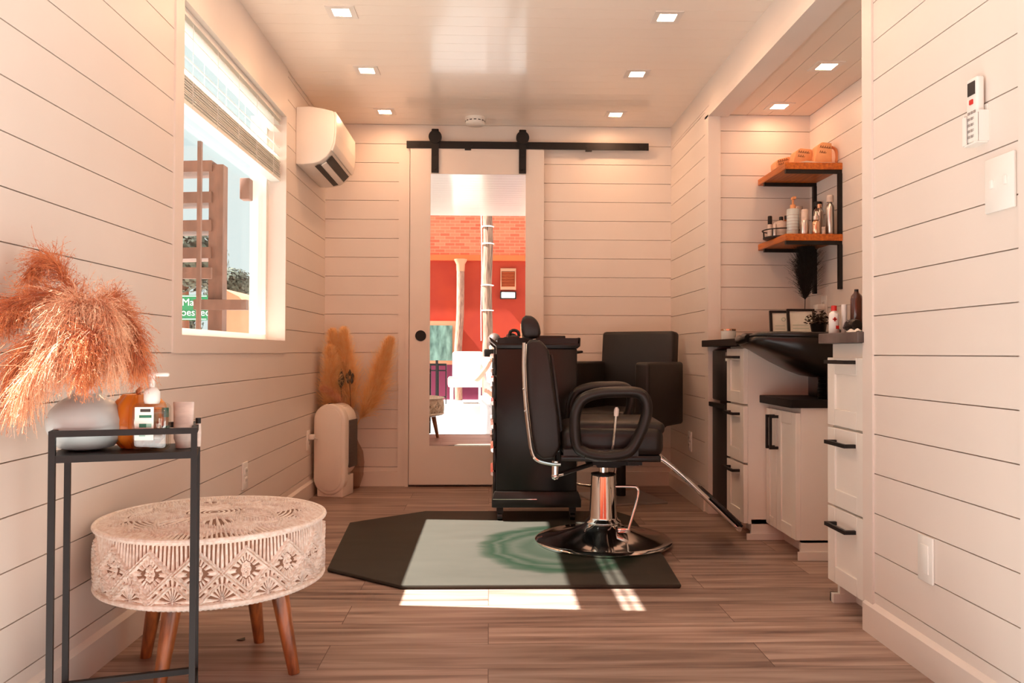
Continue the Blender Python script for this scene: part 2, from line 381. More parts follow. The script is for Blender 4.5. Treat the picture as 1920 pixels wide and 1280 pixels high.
# corner trims of the niche and door side trim
w = MB().box(XR-.006, XR+.06, NY1-.012, NY1+.055, 0, NZ+.012)
w.box(XR-.006, XR+.062, NY0, NY0+.012, 0, NZ+.012).box(XR-.006, XR, NY0-.05, NY0, 0, NZ+.06)
w.box(XR-.006, XR+.10, NY0-.05, NY1+.055, NZ, NZ+.012).box(XR-.006, XR, NY0-.05, NY1+.055, NZ+.012, NZ+.05)
struct(w.build('trim_3', M['trim']))
struct(MB().box(XR-.008, XR+.002, YF, 1.70, 0, H).build('trim_4', M['trim']))
# niche
NX = 1.693
w = MB(); boards(w, 'Y', XR+.06, NX, zl(.0086,.1180,0,NZ+.012), NY1, NY1+.012); w.box(XR+.06, NX+.1, NY1+.012, NY1+.08, 0, H)
struct(w.build('wall_niche_back', M['wall']))
w = MB(); boards(w, 'X', NY0, NY1, zl(.0086,.1180,0,NZ+.012), NX, NX+.012); w.box(NX+.012, NX+.1, NY0-.1, NY1+.1, -.06, H)
struct(w.build('wall_niche_right', M['wall']))
struct(MB().box(XR+.12, NX+.1, NY0-.08, NY0, -.06, H).build('wall_niche_front', M['wall']))
w = MB(); xs = [XR+.10]+[1.243+.113*k for k in range(5)]
for a, b in zip(xs[:-1], xs[1:]): w.box(a+.0015, min(b-.0015,NX), NY0, NY1, NZ+.012, NZ+.03)
w.box(XR+.1, NX+.1, NY0-.08, NY1+.1, NZ+.03, H+.1)
struct(w.build('ceiling_niche', M['niche_ceil']))
# main ceiling
w = MB(); y = YF
while y < YB:
    e = min(y+.1, YB); w.box(XL,XR,y+.0009,e-.0009,H,H+.02); y += .1
w.box(XL-.13, NX+.1, YF-.02, YB+.12, H+.02, H+.12)
struct(w.build('ceiling', M['ceil']))
# baseboards
struct(MB().prism([(0,0),(.014,0),(.014,.083),(0,.095)], 'Y', YF, YB, T=Matrix.Translation((XL,0,0))).build('baseboard_left', M['trim']))
b = MB()
for s, e in ((YF,NY0),(NY1+.05,YB)): b.prism([(0,0),(-.014,0),(-.014,.083),(0,.095)], 'Y', s, e, T=Matrix.Translation((XR,0,0)))
struct(b.build('baseboard_right', M['trim']))
b = MB().box(XL+.014,-.575,YB-.014,YB,0,.09).box(.34,XR-.014,YB-.014,YB,0,.09)
struct(b.build('baseboard_back', M['trim']))
# front jambs outside
struct(MB().box(XL-.16,XL,YF-.04,YF,-.1,H).box(XR,XR+.16,YF-.04,YF,-.1,H).build('trim_5', M['trim']))
# casing left of sliding door
w = MB().box(-.575,-.515,YB-.016,YB,0,2.13).box(-.527,-.505,YB-.035,YB-.016,0,2.135)
struct(w.build('trim_6', M['trim']))

# ------------------------------------------------------------------ sliding barn door
DY = 5.012
d = thing('door_1', 'white sliding barn door with a full length mirror', 'door', (-.08,DY,.016)); del d['category']; d['kind'] = 'structure'
x0, x1, z0, z1 = -.500, .339, .016, 2.122; mx0, mx1, mz0, mz1 = -.373, .224, .256, 1.958
f = MB().box(x0,mx0,DY,DY+.036,z0,z1).box(mx1,x1,DY,DY+.036,z0,z1).box(mx0,mx1,DY,DY+.036,z0,mz0).box(mx0,mx1,DY,DY+.036,mz1,z1)
f.build('door_panel', M['trim'], d)
MB().box(mx0,mx1,DY+.004,DY+.010,mz0,mz1).build('mirror', M['mirror'], d, label='tall mirror pane')
MB().cyl((-.43,DY-.006,.943),(-.43,DY,.943),.034,n=32).cyl((-.43,DY-.009,.943),(-.43,DY-.006,.943),.028,n=32).build('door_handle', M['black'], d, label='round black recessed pull')
for hx in (-.345,.203):
    h = MB().box(hx-.0225,hx+.0225,DY-.014,DY-.006,1.963,2.235).cyl((hx,DY-.02,2.188),(hx,DY-.002,2.188),.041,n=32).box(hx-.02,hx+.02,DY-.014,DY-.006,2.2,2.238)
    for z in (1.99,2.08): h.cyl((hx,DY-.019,z),(hx,DY-.014,z),.008,n=10)
    h.build('hanger', M['black'], d, label='black strap hanger with wheel')
r = thing('door_rail', 'long black flat steel rail above the mirrored sliding door', 'rail', (.24,DY+.02,2.14))
q = MB().box(-.524,1.0,DY-.006,DY+.002,2.118,2.163); q.build('bar', M['black'], r)
for x in (-.45,-.12,.24,.61,.95):
    MB().cyl((x,DY-.010,2.14),(x,DY+.051,2.14),.009,n=14).build('standoff', M['black'], r)
for x in (-.14,.62): MB().box(x-.02,x+.02,DY-.004,DY+.006,2.108,2.119).build('stop', M['black'], r)

# smoke detector
t = thing('smoke_detector', 'round white smoke detector on the ceiling above the mirrored door', 'smoke detector', (-.093,4.9,2.28))
MB().lathe([(.050,-.046),(.058,-.04),(.060,-.02),(.060,-.016)], (-.093,4.9,2.28)).build('cover', M['white_plastic'], t)
MB().lathe([(.062,-.016),(.063,0)], (-.093,4.9,2.28)).build('base', M['white_plastic'], t)
g = MB()
for k in range(14):
    a = 2*PI*k/14; g.box(-.008,.008,-.0605,-.0585,-.026,-.021, T=Matrix.Translation((-.093,4.9,2.28)) @ Matrix.Rotation(a,4,'Z'))
g.build('vent_slot', M['dark'], t)

# ceiling lights
names = {0:'nearest',1:'middle',2:'farthest'}
def downlight(x, y, z, label, group, mt='led'):
    t = thing('recessed_light', label, 'ceiling light', (x,y,z), 0, group)
    f = MB(); a, b = .061, .036
    f.box(x-a,x+a,y-a,y-b,z-.004,z).box(x-a,x+a,y+b,y+a,z-.004,z).box(x-a,x-b,y-b,y+b,z-.004,z).box(x+b,x+a,y-b,y+b,z-.004,z)
    f.build('trim_ring', M['trim'], t); MB().box(x-b,x+b,y-b,y+b,z-.0025,z-.0005).build('diffuser', M[mt], t, label='lit square diffuser')
for i, y in enumerate((3.39,4.09,4.79)):
    downlight(-.632,y,H,'lit square recessed light, %s of the three on the left of the ceiling' % names[i], 'recessed lights in the main ceiling')
    downlight(.755,y,H,'lit square recessed light, %s of the three on the right of the main ceiling' % names[i], 'recessed lights in the main ceiling')
downlight(1.472,3.45,NZ+.012,'lit square recessed light in the niche ceiling, the nearer one', 'recessed lights in the niche ceiling', 'led2')
downlight(1.472,4.02,NZ+.012,'lit square recessed light in the niche ceiling, above the wooden shelves', 'recessed lights in the niche ceiling', 'led2')
# the unseen rest of the same rows, above the camera side
for x in (-.632,.755): downlight(x,2.69,H,'lit square recessed light of the row near the entrance', 'recessed lights near the entrance')

# ------------------------------------------------------------------ air conditioner
t = thing('air_conditioner', 'white wall-mounted split air conditioner beside the window', 'air conditioner', (XL,4.6,1.84))
a0, a1 = 4.285, 4.90
prof = [(0,2.148),(.07,2.152),(.14,2.142),(.196,2.128),(.205,2.10),(.206,2.02),(.200,1.96),(.186,1.915),(.165,1.883),(.13,1.857),(.09,1.845),(.04,1.840),(0,1.842)]
MB().prism([(XL+p,z) for p,z in prof], 'Y', a0, a1, bevel=.006, seg=3).build('body', M['ac'], t)
fp = [(.197,2.127),(.213,2.122),(.215,2.02),(.209,1.955),(.196,1.916),(.186,1.918),(.200,1.96),(.206,2.02),(.205,2.10)]
MB().prism([(XL+p,z) for p,z in fp], 'Y', a0+.004, a1-.004, bevel=.002).build('front_panel', M['ac'], t)
def acstrip(n0, n1, y0, y1, off):   # strip lying on the curved underside
    (pa,za),(pb,zb) = n0, n1; nx, nz = (za-zb), -(pa-pb); l = math.hypot(nx,nz); nx, nz = nx/l*off, -abs(nz)/l*off
    return [(XL+pa+nx,y0,za+nz),(XL+pb+nx,y0,zb+nz),(XL+pb+nx,y1,zb+nz),(XL+pa+nx,y1,za+nz)]
m = MB(); m.add(acstrip((.181,1.902),(.150,1.869),a0+.035,a1-.06,.007),[(0,1,2,3)]); m.build('outlet', M['dark'], t, label='dark air outlet')
m = MB(); m.add(acstrip((.122,1.8535),(.092,1.845),a0+.035,a1-.06,.007),[(0,1,2,3)]); m.build('outlet', M['dark'], t, label='dark lower air outlet')
m = MB().prism([(XL+.152,1.868),(XL+.128,1.853),(XL+.126,1.846),(XL+.156,1.860)], 'Y', a0+.05, a1-.05, bevel=.001); m.build('louvre', M['ac'], t)

# ------------------------------------------------------------------ blind
t = thing('window_blind', 'white wooden venetian blind raised to the top of the side window', 'blind', (XL-.04,3.39,2.03))
bx = XL-.045; y0, y1 = WY0+.012, WY1-.012
MB().box(bx-.02,bx+.028,y0,y1,2.004,2.029).build('headrail', M['slat'], t)
for z, tilt in ((1.832,25),(1.884,40),(1.950,8),(1.988,8)):
    T = Matrix.Translation((bx,0,z)) @ Matrix.Rotation(math.radians(tilt),4,'Y')
    MB().box(-.025,.025,y0,y1,-.0015,.0015,T=T).build('slat', M['slat'], t)
for k in range(9):
    z = 1.722+k*.0095; T = Matrix.Translation((bx+random.uniform(-.003,.003),0,z)) @ Matrix.Rotation(math.radians(random.uniform(-5,5)),4,'Y')
    MB().box(-.025,.025,y0,y1,-.0015,.0015,T=T).build('slat', M['slat'], t)
MB().box(bx-.025,bx+.025,y0,y1,1.698,1.713).build('bottom_rail', M['slat'], t)
for yy in (2.86,3.12,3.38,3.64,3.92):
    m = MB()
    for dx in (-.024,.024): m.cyl((bx+dx*1.1,yy,1.70),(bx+dx*1.1,yy,2.0),.0011,n=5)
    for k in range(4): z = 1.735+k*.018; m.tube([(bx+.026,yy,z),(bx+.034,yy+.008,z-.012),(bx+.026,yy+.014,z-.006)],.0009,n=5)
    m.build('ladder_cord', M['white_plastic'], t)

# ------------------------------------------------------------------ wall plates
def plate(name, x, y, z, side, w, h, label, cat, dev='outlet', grp=None):
    t = thing(name, label, cat, (x,y,z), 0, grp); s = side
    MB().rbox(min(x,x+s*.007),max(x,x+s*.007),y-w/2,y+w/2,z-h/2,z+h/2,.003).build('plate', M['white_plastic'], t)
    return t
def sockets(t, x, y, z, s):
    for dz in (-.02,.02):
        o = MB().rbox(min(x+s*.006,x+s*.010),max(x+s*.006,x+s*.010),y-.017,y+.017,z+dz-.014,z+dz+.014,.0015).build('socket', M['white_plastic'], t)
        MB().box(min(x+s*.009,x+s*.0104),max(x+s*.009,x+s*.0104),y-.009,y-.006,z+dz-.005,z+dz+.006).box(min(x+s*.009,x+s*.0104),max(x+s*.009,x+s*.0104),y+.006,y+.009,z+dz-.005,z+dz+.006).build('slot', M['dark'], o)
t = plate('wall_outlet', XL,3.43,.314,1,.07,.115,'white wall outlet on the left wall behind the macrame stool','outlet'); sockets(t,XL,3.43,.314,1)
t = plate('wall_outlet', XL,4.617,.335,1,.07,.115,'white wall outlet beside the white air purifier with a plug in it','outlet'); sockets(t,XL,4.617,.335,1)
MB().rbox(XL+.01,XL+.04,4.60,4.634,.338,.368,.006).build('plug', M['white_plastic'], t)
t = plate('wall_outlet', XR,4.56,.335,-1,.07,.115,'white wall outlet low on the wall near the far right corner','outlet'); sockets(t,XR,4.56,.335,-1)
t = plate('wall_outlet', XR,2.082,.300,-1,.072,.122,'glossy white outlet plate low on the near right wall','outlet')
MB().rbox(XR-.010,XR-.006,2.063,2.101,.262,.338,.002).build('socket', M['white_plastic'], t)
t = plate('switch_plate', XR,1.768,1.225,-1,.105,.125,'white double switch plate below the remote on the right wall','switch')
for dy in (-.024,.024): MB().rbox(XR-.012,XR-.006,1.768+dy-.006,1.768+dy+.006,1.217,1.237,.002).build('toggle', M['white_plastic'], t)
# remote in its holder
t = thing('remote_holder', 'white plastic holder on the right wall that carries the remote', 'holder', (XR,1.84,1.335))
m = MB().box(XR-.003,XR,1.815,1.868,1.333,1.42).box(XR-.026,XR,1.812,1.816,1.333,1.405).box(XR-.026,XR,1.867,1.871,1.333,1.405).box(XR-.026,XR,1.816,1.867,1.330,1.334).box(XR-.028,XR-.025,1.812,1.826,1.333,1.4).box(XR-.028,XR-.025,1.857,1.871,1.333,1.4)
m.build('bracket', M['white_plastic'], t)
t = thing('remote_control', 'slim white air conditioner remote with a red button in its wall holder', 'remote', (XR-.013,1.842,1.336))
MB().rbox(XR-.023,XR-.005,1.820,1.864,1.336,1.488,.005,3).build('case', M['white_plastic'], t)
MB().box(XR-.0245,XR-.0228,1.828,1.856,1.447,1.478).build('screen', M['dark'], t)
MB().rbox(XR-.026,XR-.0225,1.835,1.849,1.425,1.437,.002).build('power_button', M['red'], t, label='orange-red button')
for i in range(5):
    for j in range(3): MB().box(XR-.0245,XR-.0228,1.827+j*.011,1.834+j*.011,1.347+i*.014,1.353+i*.014).build('button', M['foil'], t)

# ------------------------------------------------------------------ cabinets
def pull(par, x, ya, yb, z, vertical=False, zb=None):
    if not vertical:
        m = MB().box(x-.038,x-.028,ya,yb,z-.006,z+.006).box(x-.03,x,ya,ya+.012,z-.006,z+.006).box(x-.03,x,yb-.012,yb,z-.006,z+.006)
    else:
        m = MB().box(x-.038,x-.028,ya-.006,ya+.006,z,zb).box(x-.03,x,ya-.006,ya+.006,z,z+.012).box(x-.03,x,ya-.006,ya+.006,zb-.012,zb)
    m.build('handle', M['black'], par)
def shaker(name, par, x, y0, y1, z0, z1, rail=.055):
    m = MB(); r = rail
    m.box(x+.006,x+.02,y0+r-.002,y1-r+.002,z0+r-.002,z1-r+.002)
    for b in ((y0,y0+r,z0,z1),(y1-r,y1,z0,z1),(y0+r,y1-r,z0,z0+r),(y0+r,y1-r,z1-r,z1)): m.rbox(x,x+.02,*b,.0015,1)
    return m.build(name, M['cab'], par)
# far drawer bank
def bank(y0, y1, xf, zt, ds, label, x1=NX):
    t = thing('drawer_cabinet', label, 'cabinet', ((xf+x1)/2,(y0+y1)/2,0))
    m = MB().box(xf+.02,x1,y0,y1,.07,zt).box(xf+.035,x1,y0,y0+.018,0,.09).box(xf+.035,x1,y1-.018,y1,0,.09).box(xf+.09,xf+.1,y0+.018,y1-.018,0,.07)
    m.build('body', M['cab'], t)
    m = MB().box(xf+.012,x1,y0-.008,y0,0,.028) if y0 > 3 else MB().box(xf+.012,xf+.14,y1,y1+.008,0,.03).box(xf+.012,xf+.05,y1-.02,y1+.008,0,.03)
    m.build('base_moulding', M['cab'], t)
    for (a, b, hz) in ds:
        dr = shaker('drawer', t, xf, y0+.003, y1-.003, a, b, .055 if y1-y0 > .2 else .04); pull(dr, xf, (y0+y1)/2-.075, (y0+y1)/2+.075, hz)
    return t
bank(3.59,3.85,1.15,.872,[(.61,.862,.822),(.345,.60,.562),(.072,.335,.302)],'white three drawer cabinet between the mini fridge and the wash basin')
bank(2.42,2.695,1.15,.872,[(.60,.826,.812),(.335,.592,.548),(.078,.328,.278)],'white three drawer cabinet nearest the camera with black pulls')
# fridge
t = thing('mini_fridge', 'black two-door mini fridge under the far countertop', 'fridge', (1.42,4.0,0))
MB().rbox(1.205,1.66,3.865,4.155,.02,.86,.008).build('body', M['leather2'], t)
dd = MB().rbox(1.165,1.2,3.865,4.155,.60,.858,.008).build('door', M['leather2'], t)
MB().box(1.1635,1.166,3.885,3.915,.80,.845).build('badge', M['foil'], dd); MB().box(1.162,1.1636,3.888,3.912,.803,.82).build('sticker', M['paper'], dd)
dd = MB().rbox(1.165,1.2,3.865,4.155,.07,.575,.008).build('door', M['leather2'], t)
MB().box(1.145,1.166,3.87,4.15,.566,.588).build('handle', M['leather2'], dd)
for y in (3.9,4.12): MB().cyl((1.25,y,0),(1.25,y,.02),.012).cyl((1.6,y,0),(1.6,y,.02),.012).build('foot', M['leather2'], t)
# sink cabinet
t = thing('sink_cabinet', 'low white two-door cabinet under the black wash basin', 'cabinet', (1.46,3.41,0))
m = MB().box(1.27,NX,3.23,3.585,.07,.617).box(1.27,NX,3.23,3.248,0,.08).box(1.33,1.34,3.25,3.585,0,.07); m.build('body', M['cab'], t)
MB().box(1.255,NX,3.221,3.23,0,.034).build('base_moulding', M['cab'], t)
dr = shaker('door', t, 1.25, 3.233, 3.452, .078, .596, .05); pull(dr, 1.25, 3.435, 0, .425, True, .572)
dr = shaker('door', t, 1.25, 3.458, 3.583, .078, .596, .04); pull(dr, 1.25, 3.478, 0, .425, True, .572)
o = MB().rbox(1.22,NX,3.212,3.585,.618,.652,.002,1).build('countertop', M['blackwood']); tag(o,'low black countertop slab on the cabinet under the wash basin','countertop')
o = MB().rbox(1.115,NX,3.575,4.178,.873,.907,.002,1).build('countertop', M['blackwood']); tag(o,'black countertop over the mini fridge in the far part of the niche','countertop')
o = MB().rbox(1.128,NX,2.422,2.715,.873,.907,.002,1).build('countertop', M['greystone']); tag(o,'grey-black countertop over the nearest drawer cabinet','countertop')

# wash basin (black shampoo bowl)
t = thing('wash_basin', 'black glossy shampoo wash basin jutting out between the countertops', 'basin', (1.4,3.3,.652))
def basin():
    # outer shell lofted along X: sections in Y-Z
    secs = []
    pr = [(1.085,.880,.900,.10),(1.10,.868,.911,.13),(1.14,.850,.914,.155),(1.19,.822,.912,.18),(1.24,.794,.912,.20),(1.30,.764,.912,.21),(1.36,.742,.911,.215),(1.42,.735,.908,.215),(1.52,.73,.906,.215),(1.66,.73,.906,.21)]
    n = 28; v = []; f = []
    for (x, zb, zt, hw) in pr:
        for k in range(n):
            a = 2*PI*k/n; cs, sn = math.cos(a), math.sin(a)
            yy = 3.39+hw*math.copysign(abs(cs)**.6, cs); hh = (zt-zb)
            z = zt-.012+.012*max(0,sn)**.5 if sn >= 0 else zt-.012-(hh-.012)*abs(sn)**.75
            v.append((x,yy,z))
    for i in range(len(pr)-1):
        for k in range(n): f.append((i*n+k,(i+1)*n+k,(i+1)*n+(k+1)%n,i*n+(k+1)%n))
    f += [tuple(range(n)), tuple((len(pr)-1)*n+k for k in range(n))[::-1]]
    return MB().add(v, f, True)
basin().build('bowl', M['blackplastic'], t)
m = MB(); m.tube(smoothpath([(1.62,3.2,.915),(1.35,3.185,.914),(1.2,3.22,.917),(1.12,3.29,.915),(1.105,3.39,.905),(1.12,3.49,.915),(1.2,3.56,.917),(1.35,3.59,.914),(1.62,3.58,.915)],5),.013,n=10); m.build('rim', M['blackplastic'], t, label='raised glossy rim')
m = MB().tube(smoothpath([(1.085,3.33,.902),(1.075,3.36,.896),(1.072,3.39,.893),(1.075,3.42,.896),(1.085,3.45,.902)],4),.017,n=12); m.build('neck_rest', M['blackplastic'], t)
MB().rbox(1.385,1.67,3.225,3.45,.653,.76,.01).build('pedestal', M['blackplastic'], t)
m = MB(); pts = []
for k in range(13): m.lathe([(.012,0),(.017,.0035),(.012,.007)], (1.372,3.27,.655+k*.0072), n=14)
m.build('drain_hose', M['blackplastic'], t, label='ribbed black hose')
m = MB().cyl((1.56,3.52,.905),(1.56,3.52,.925),.018).tube(smoothpath([(1.56,3.52,.925),(1.55,3.5,.94),(1.48,3.44,.93)],4),.008); m.build('faucet', M['blackplastic'], t)

# ------------------------------------------------------------------ wall shelves
def shelf(z, label):
    t = thing('wall_shelf', label, 'shelf', (1.55,3.98,z), 0, 'wooden wall shelves')
    MB().rbox(1.415,NX,3.785,4.178,z-.033,z,.002,1).build('board', M['shelfwood'], t)
    for y in (3.80,4.10):
        m = MB().box(1.42,NX,y-.009,y+.009,z-.05,z-.033); m.build('bracket_arm', M['black'], t)
shelf(1.757,'upper orange-stained wooden wall shelf carrying the tan cases'); shelf(1.414,'lower orange-stained wooden wall shelf crowded with bottles')
t = thing('shelf_bracket', 'pair of black steel upright straps linking the two wooden shelves', 'bracket', (NX-.01,3.95,1.15))
for y in (3.80,4.10):
    for za, zb in ((1.150,1.364),(1.4145,1.707)): MB().box(NX-.016,NX,y-.012,y+.012,za,zb).build('upright', M['black'], t)

# tan cases with printed script on the upper shelf
def case(y, x, h, lean, label, w=.10, d=.075):
    t = thing('fabric_pouch', label, 'pouch', (x,y,1.757), 0, 'tan printed pouches on the upper shelf')
    T = Matrix.Translation((x,y,1.757)) @ Matrix.Rotation(lean,4,'Y')
    m = MB(); m.prism([(-w/2,0),(w/2,0),(w/2-.012,h),(-w/2+.03,h),(-w/2+.01,h*.8)], 'Y', -d/2, d/2, bevel=.006, T=T); m.build('body', M['towel'], t)
    m = MB().tube([T @ Vector(p) for p in smoothpath([(w/2-.013,0,h-.006),(w/2+.022,0,h-.018),(w/2+.034,0,h*.45),(w/2+.03,0,.006)],4)],.005,n=8,ry=2.6); m.build('handle', M['towel'], t)
    m = MB()
    for row, z in enumerate((h*.72,h*.48)):
        for k in range(5 if row == 0 else 3):
            u = -w/2+.022+k*.011; m.tube([T @ Vector(p) for p in ((u,-d/2-.001,z),(u+.003,-d/2-.001,z+.012),(u+.006,-d/2-.001,z+.001),(u+.011,-d/2-.001,z+.005))],.0012,n=5)
    m.build('script_print', M['brown'], t, label='dark handwritten print')
case(3.98,1.475,.06,-.25,'tan printed pouch, the left and lowest one on the upper shelf')
case(3.90,1.53,.088,.10,'tan printed pouch in the middle of the upper shelf')
case(3.85,1.610,.106,.10,'tan printed pouch on the right with its handle curving towards the wall', .09)
o = MB().prism([(1.475,1.757),(1.52,1.766),(1.575,1.760),(1.66,1.760),(1.66,1.7575),(1.575,1.7572),(1.53,1.7572)], 'Y', 3.79, 3.815, bevel=.0008).build('folded_cloth', M['pearl']); tag(o,'thin folded pale cloth along the front edge of the upper shelf','cloth')

# bottles
def bottle(name, x, y, z, r, h, mat, label, cat='bottle', cap=None, grp='hair products on the lower shelf', neck=True, capn='cap', sq=1, lab=None):
    t = thing(name, label, cat, (x,y,z), 0, grp)
    if neck: prof = [(r*.9,0),(r,.003),(r,h*.82),(r*.9,h*.9),(r*.45,h*.97),(r*.4,h)]
    else: prof = [(r*.92,0),(r,.003),(r,h-.003),(r*.92,h)]
    MB().lathe(prof, (x,y,z), n=28, sy=sq).build('body', mat, t)
    if lab: MB().lathe([(r*1.01,h*.2),(r*1.01,h*.66)], (x,y,z), n=28, sy=sq).build('label', lab, t)
    if cap:
        cr_, ch, cm = cap
        MB().lathe([(cr_,0),(cr_,ch*.93),(cr_*.85,ch)], (x,y,z+h), n=20).build(capn, cm, t)
    return t
SZ = 1.414
bottle('spray_can',1.650,3.83,SZ,.0195,.160,M['silver'],'tall slim silver hairspray can with a clear cap beside the shelf upright',cap=(.016,.034,M['pearl']),cat='spray can')
bottle('spray_can',1.672,4.03,SZ,.020,.175,M['silver'],'silver spray can with a dark dome cap at the back of the shelf',cap=(.020,.025,M['blackplastic']),cat='spray can')
bottle('spray_can',1.640,3.93,SZ,.0185,.150,M['silver'],'silver spray can with a gold collar behind the small gold bottle',cap=(.011,.02,M['gold']),cat='spray can')
t = bottle('serum_bottle',1.578,3.82,SZ,.0185,.072,M['gold'],'small gold and copper serum bottle with a pointed nozzle',cap=(.015,.02,M['silver']))
MB().lathe([(.010,0),(.003,.022)], (1.578,3.82,SZ+.092), n=14).build('nozzle', M['silver'], t)
bottle('tube',1.611,3.815,SZ,.009,.038,M['pearl'],'tiny pale tube standing right of the gold serum bottle',neck=False)
bottle('foundation_bottle',1.538,3.86,SZ,.0195,.075,M['silver'],'two-tone silver cylinder bottle with a pale cap in front of the far upright',cap=(.0165,.055,M['pearl']),neck=False)
t = bottle('pump_bottle',1.495,3.90,SZ,.030,.138,M['vase'],'large white pump bottle with a tan pump and faint text lines',cap=(.013,.022,M['towel']),neck=False)
m = MB().cyl((1.495,3.9,SZ+.157),(1.495,3.9,SZ+.187),.005).box(1.488,1.502,3.875,3.908,SZ+.185,SZ+.196); m.build('pump', M['towel'], t)
m = MB()
for k in range(6): m.lathe([(.0303,0),(.0303,.0025)], (1.495,3.90,SZ+.03+k*.015), n=28)
m.build('print', M['foil'], t)
bottle('jar',1.582,4.05,SZ,.020,.18,M['pearl'],'tall frosted white bottle behind the pump bottle',neck=False)
bottle('amber_bottle',1.535,4.10,SZ,.021,.12,M['amber'],'amber bottle half hidden behind the big white pump bottle',cap=(.008,.02,M['black']))
t = bottle('squat_bottle',1.428+.045,4.00,SZ+.012,.037,.085,M['pearl'],'squat white bottle with a small black cap inside the ring tray',cap=(.010,.02,M['black']))
bottle('dropper_bottle',1.43,4.04,SZ+.012,.012,.07,M['pearl'],'thin white bottle with a tall black dropper cap in the ring tray',cap=(.011,.045,M['black']))
bottle('small_jar',1.408,3.98,SZ+.012,.012,.05,M['pearl'],'smallest pale jar at the left end of the ring tray',cap=(.012,.012,M['pearl']),neck=False)
bottle('small_jar',1.425,3.955,SZ+.012,.009,.045,M['silver'],'little silver-topped vial between the pale jar and the squat bottle',cap=(.008,.014,M['pearl']),neck=False)
t = thing('ring_tray', 'black round wire tray holding small bottles on the lower shelf', 'tray', (1.467,3.99,SZ))
c = (1.467,3.99); ring = lambda R, z: [(c[0]+R*math.cos(2*PI*k/40), c[1]+R*math.sin(2*PI*k/40), z) for k in range(40)]
MB().lathe([(.078,.001),(.086,.004),(.086,.011),(.080,.012)], (c[0],c[1],SZ), n=40).build('tray_plate', M['black'], t)
MB().tube(ring(.089,SZ+.045),.003,n=6,closed=True,ry=1.2).build('rim_wire', M['black'], t)
for k in range(8):
    a = 2*PI*k/8; MB().cyl((c[0]+.087*math.cos(a),c[1]+.087*math.sin(a),SZ+.006),(c[0]+.089*math.cos(a),c[1]+.089*math.sin(a),SZ+.045),.002,n=6).build('post', M['black'], t)

# far countertop things
CZ = .907
t = thing('candle_jar', 'small white candle jar with a copper lid on the far countertop', 'candle', (1.21,4.02,CZ))
MB().lathe([(.034,0),(.037,.003),(.037,.044),(.035,.047)], (1.21,4.02,CZ)).build('jar', M['vase'], t)
MB().lathe([(.038,.047),(.038,.055),(.035,.057)], (1.21,4.02,CZ)).build('lid', M['gold'], t)
def pframe(x0, x1, y, h, lean, label):
    t = thing('picture_frame', label, 'picture frame', ((x0+x1)/2,y,CZ), 0, 'framed certificates on the far countertop')
    T = Matrix.Translation((0,y,CZ)) @ Matrix.Rotation(lean,4,'X'); b = .011
    m = MB().box(x0,x0+b,-.008,.006,0,h,T=T).box(x1-b,x1,-.008,.006,0,h,T=T).box(x0+b,x1-b,-.008,.006,0,b,T=T).box(x0+b,x1-b,-.008,.006,h-b,h,T=T); m.build('frame', M['black'], t)
    MB().box(x0+b,x1-b,-.003,.004,b,h-b,T=T).build('certificate', M['paper'], t)
    xc = x1-.035; m = MB().tube([T @ Vector((xc+.009*math.cos(a),-.0034,h*.70+.009*math.sin(a))) for a in [2*PI*k/20 for k in range(20)]],.0012,n=5,closed=True)
    for k in range(3): m.box(x0+.025,x1-.03,-.0036,-.003,h*.25+k*.016,h*.25+.0015+k*.016,T=T)
    m.build('seal', M['paleg'], t)
    T2 = Matrix.Translation(((x0+x1)/2,y,CZ)); MB().box(-.01,.01,.003,.006,.0,h*.8,T=T2 @ Matrix.Translation((0,.040,0)) @ Matrix.Rotation(.12,4,'X')).build('easel_back', M['black'], t)
pframe(1.372,1.475,3.87,.143,-.12,'black framed certificate, the left one, partly behind the other')
pframe(1.432,1.565,3.80,.148,-.12,'black framed certificate with a pale green sheet, the right one beside the plant')
t = thing('black_vase', 'black round vase behind the framed certificates', 'vase', (1.60,4.02,CZ))
MB().lathe([(.025,0),(.045,.015),(.052,.04),(.046,.07),(.022,.092),(.014,.105),(.014,.15),(.018,.155)], (1.60,4.02,CZ)).build('body', M['blackplastic'], t)

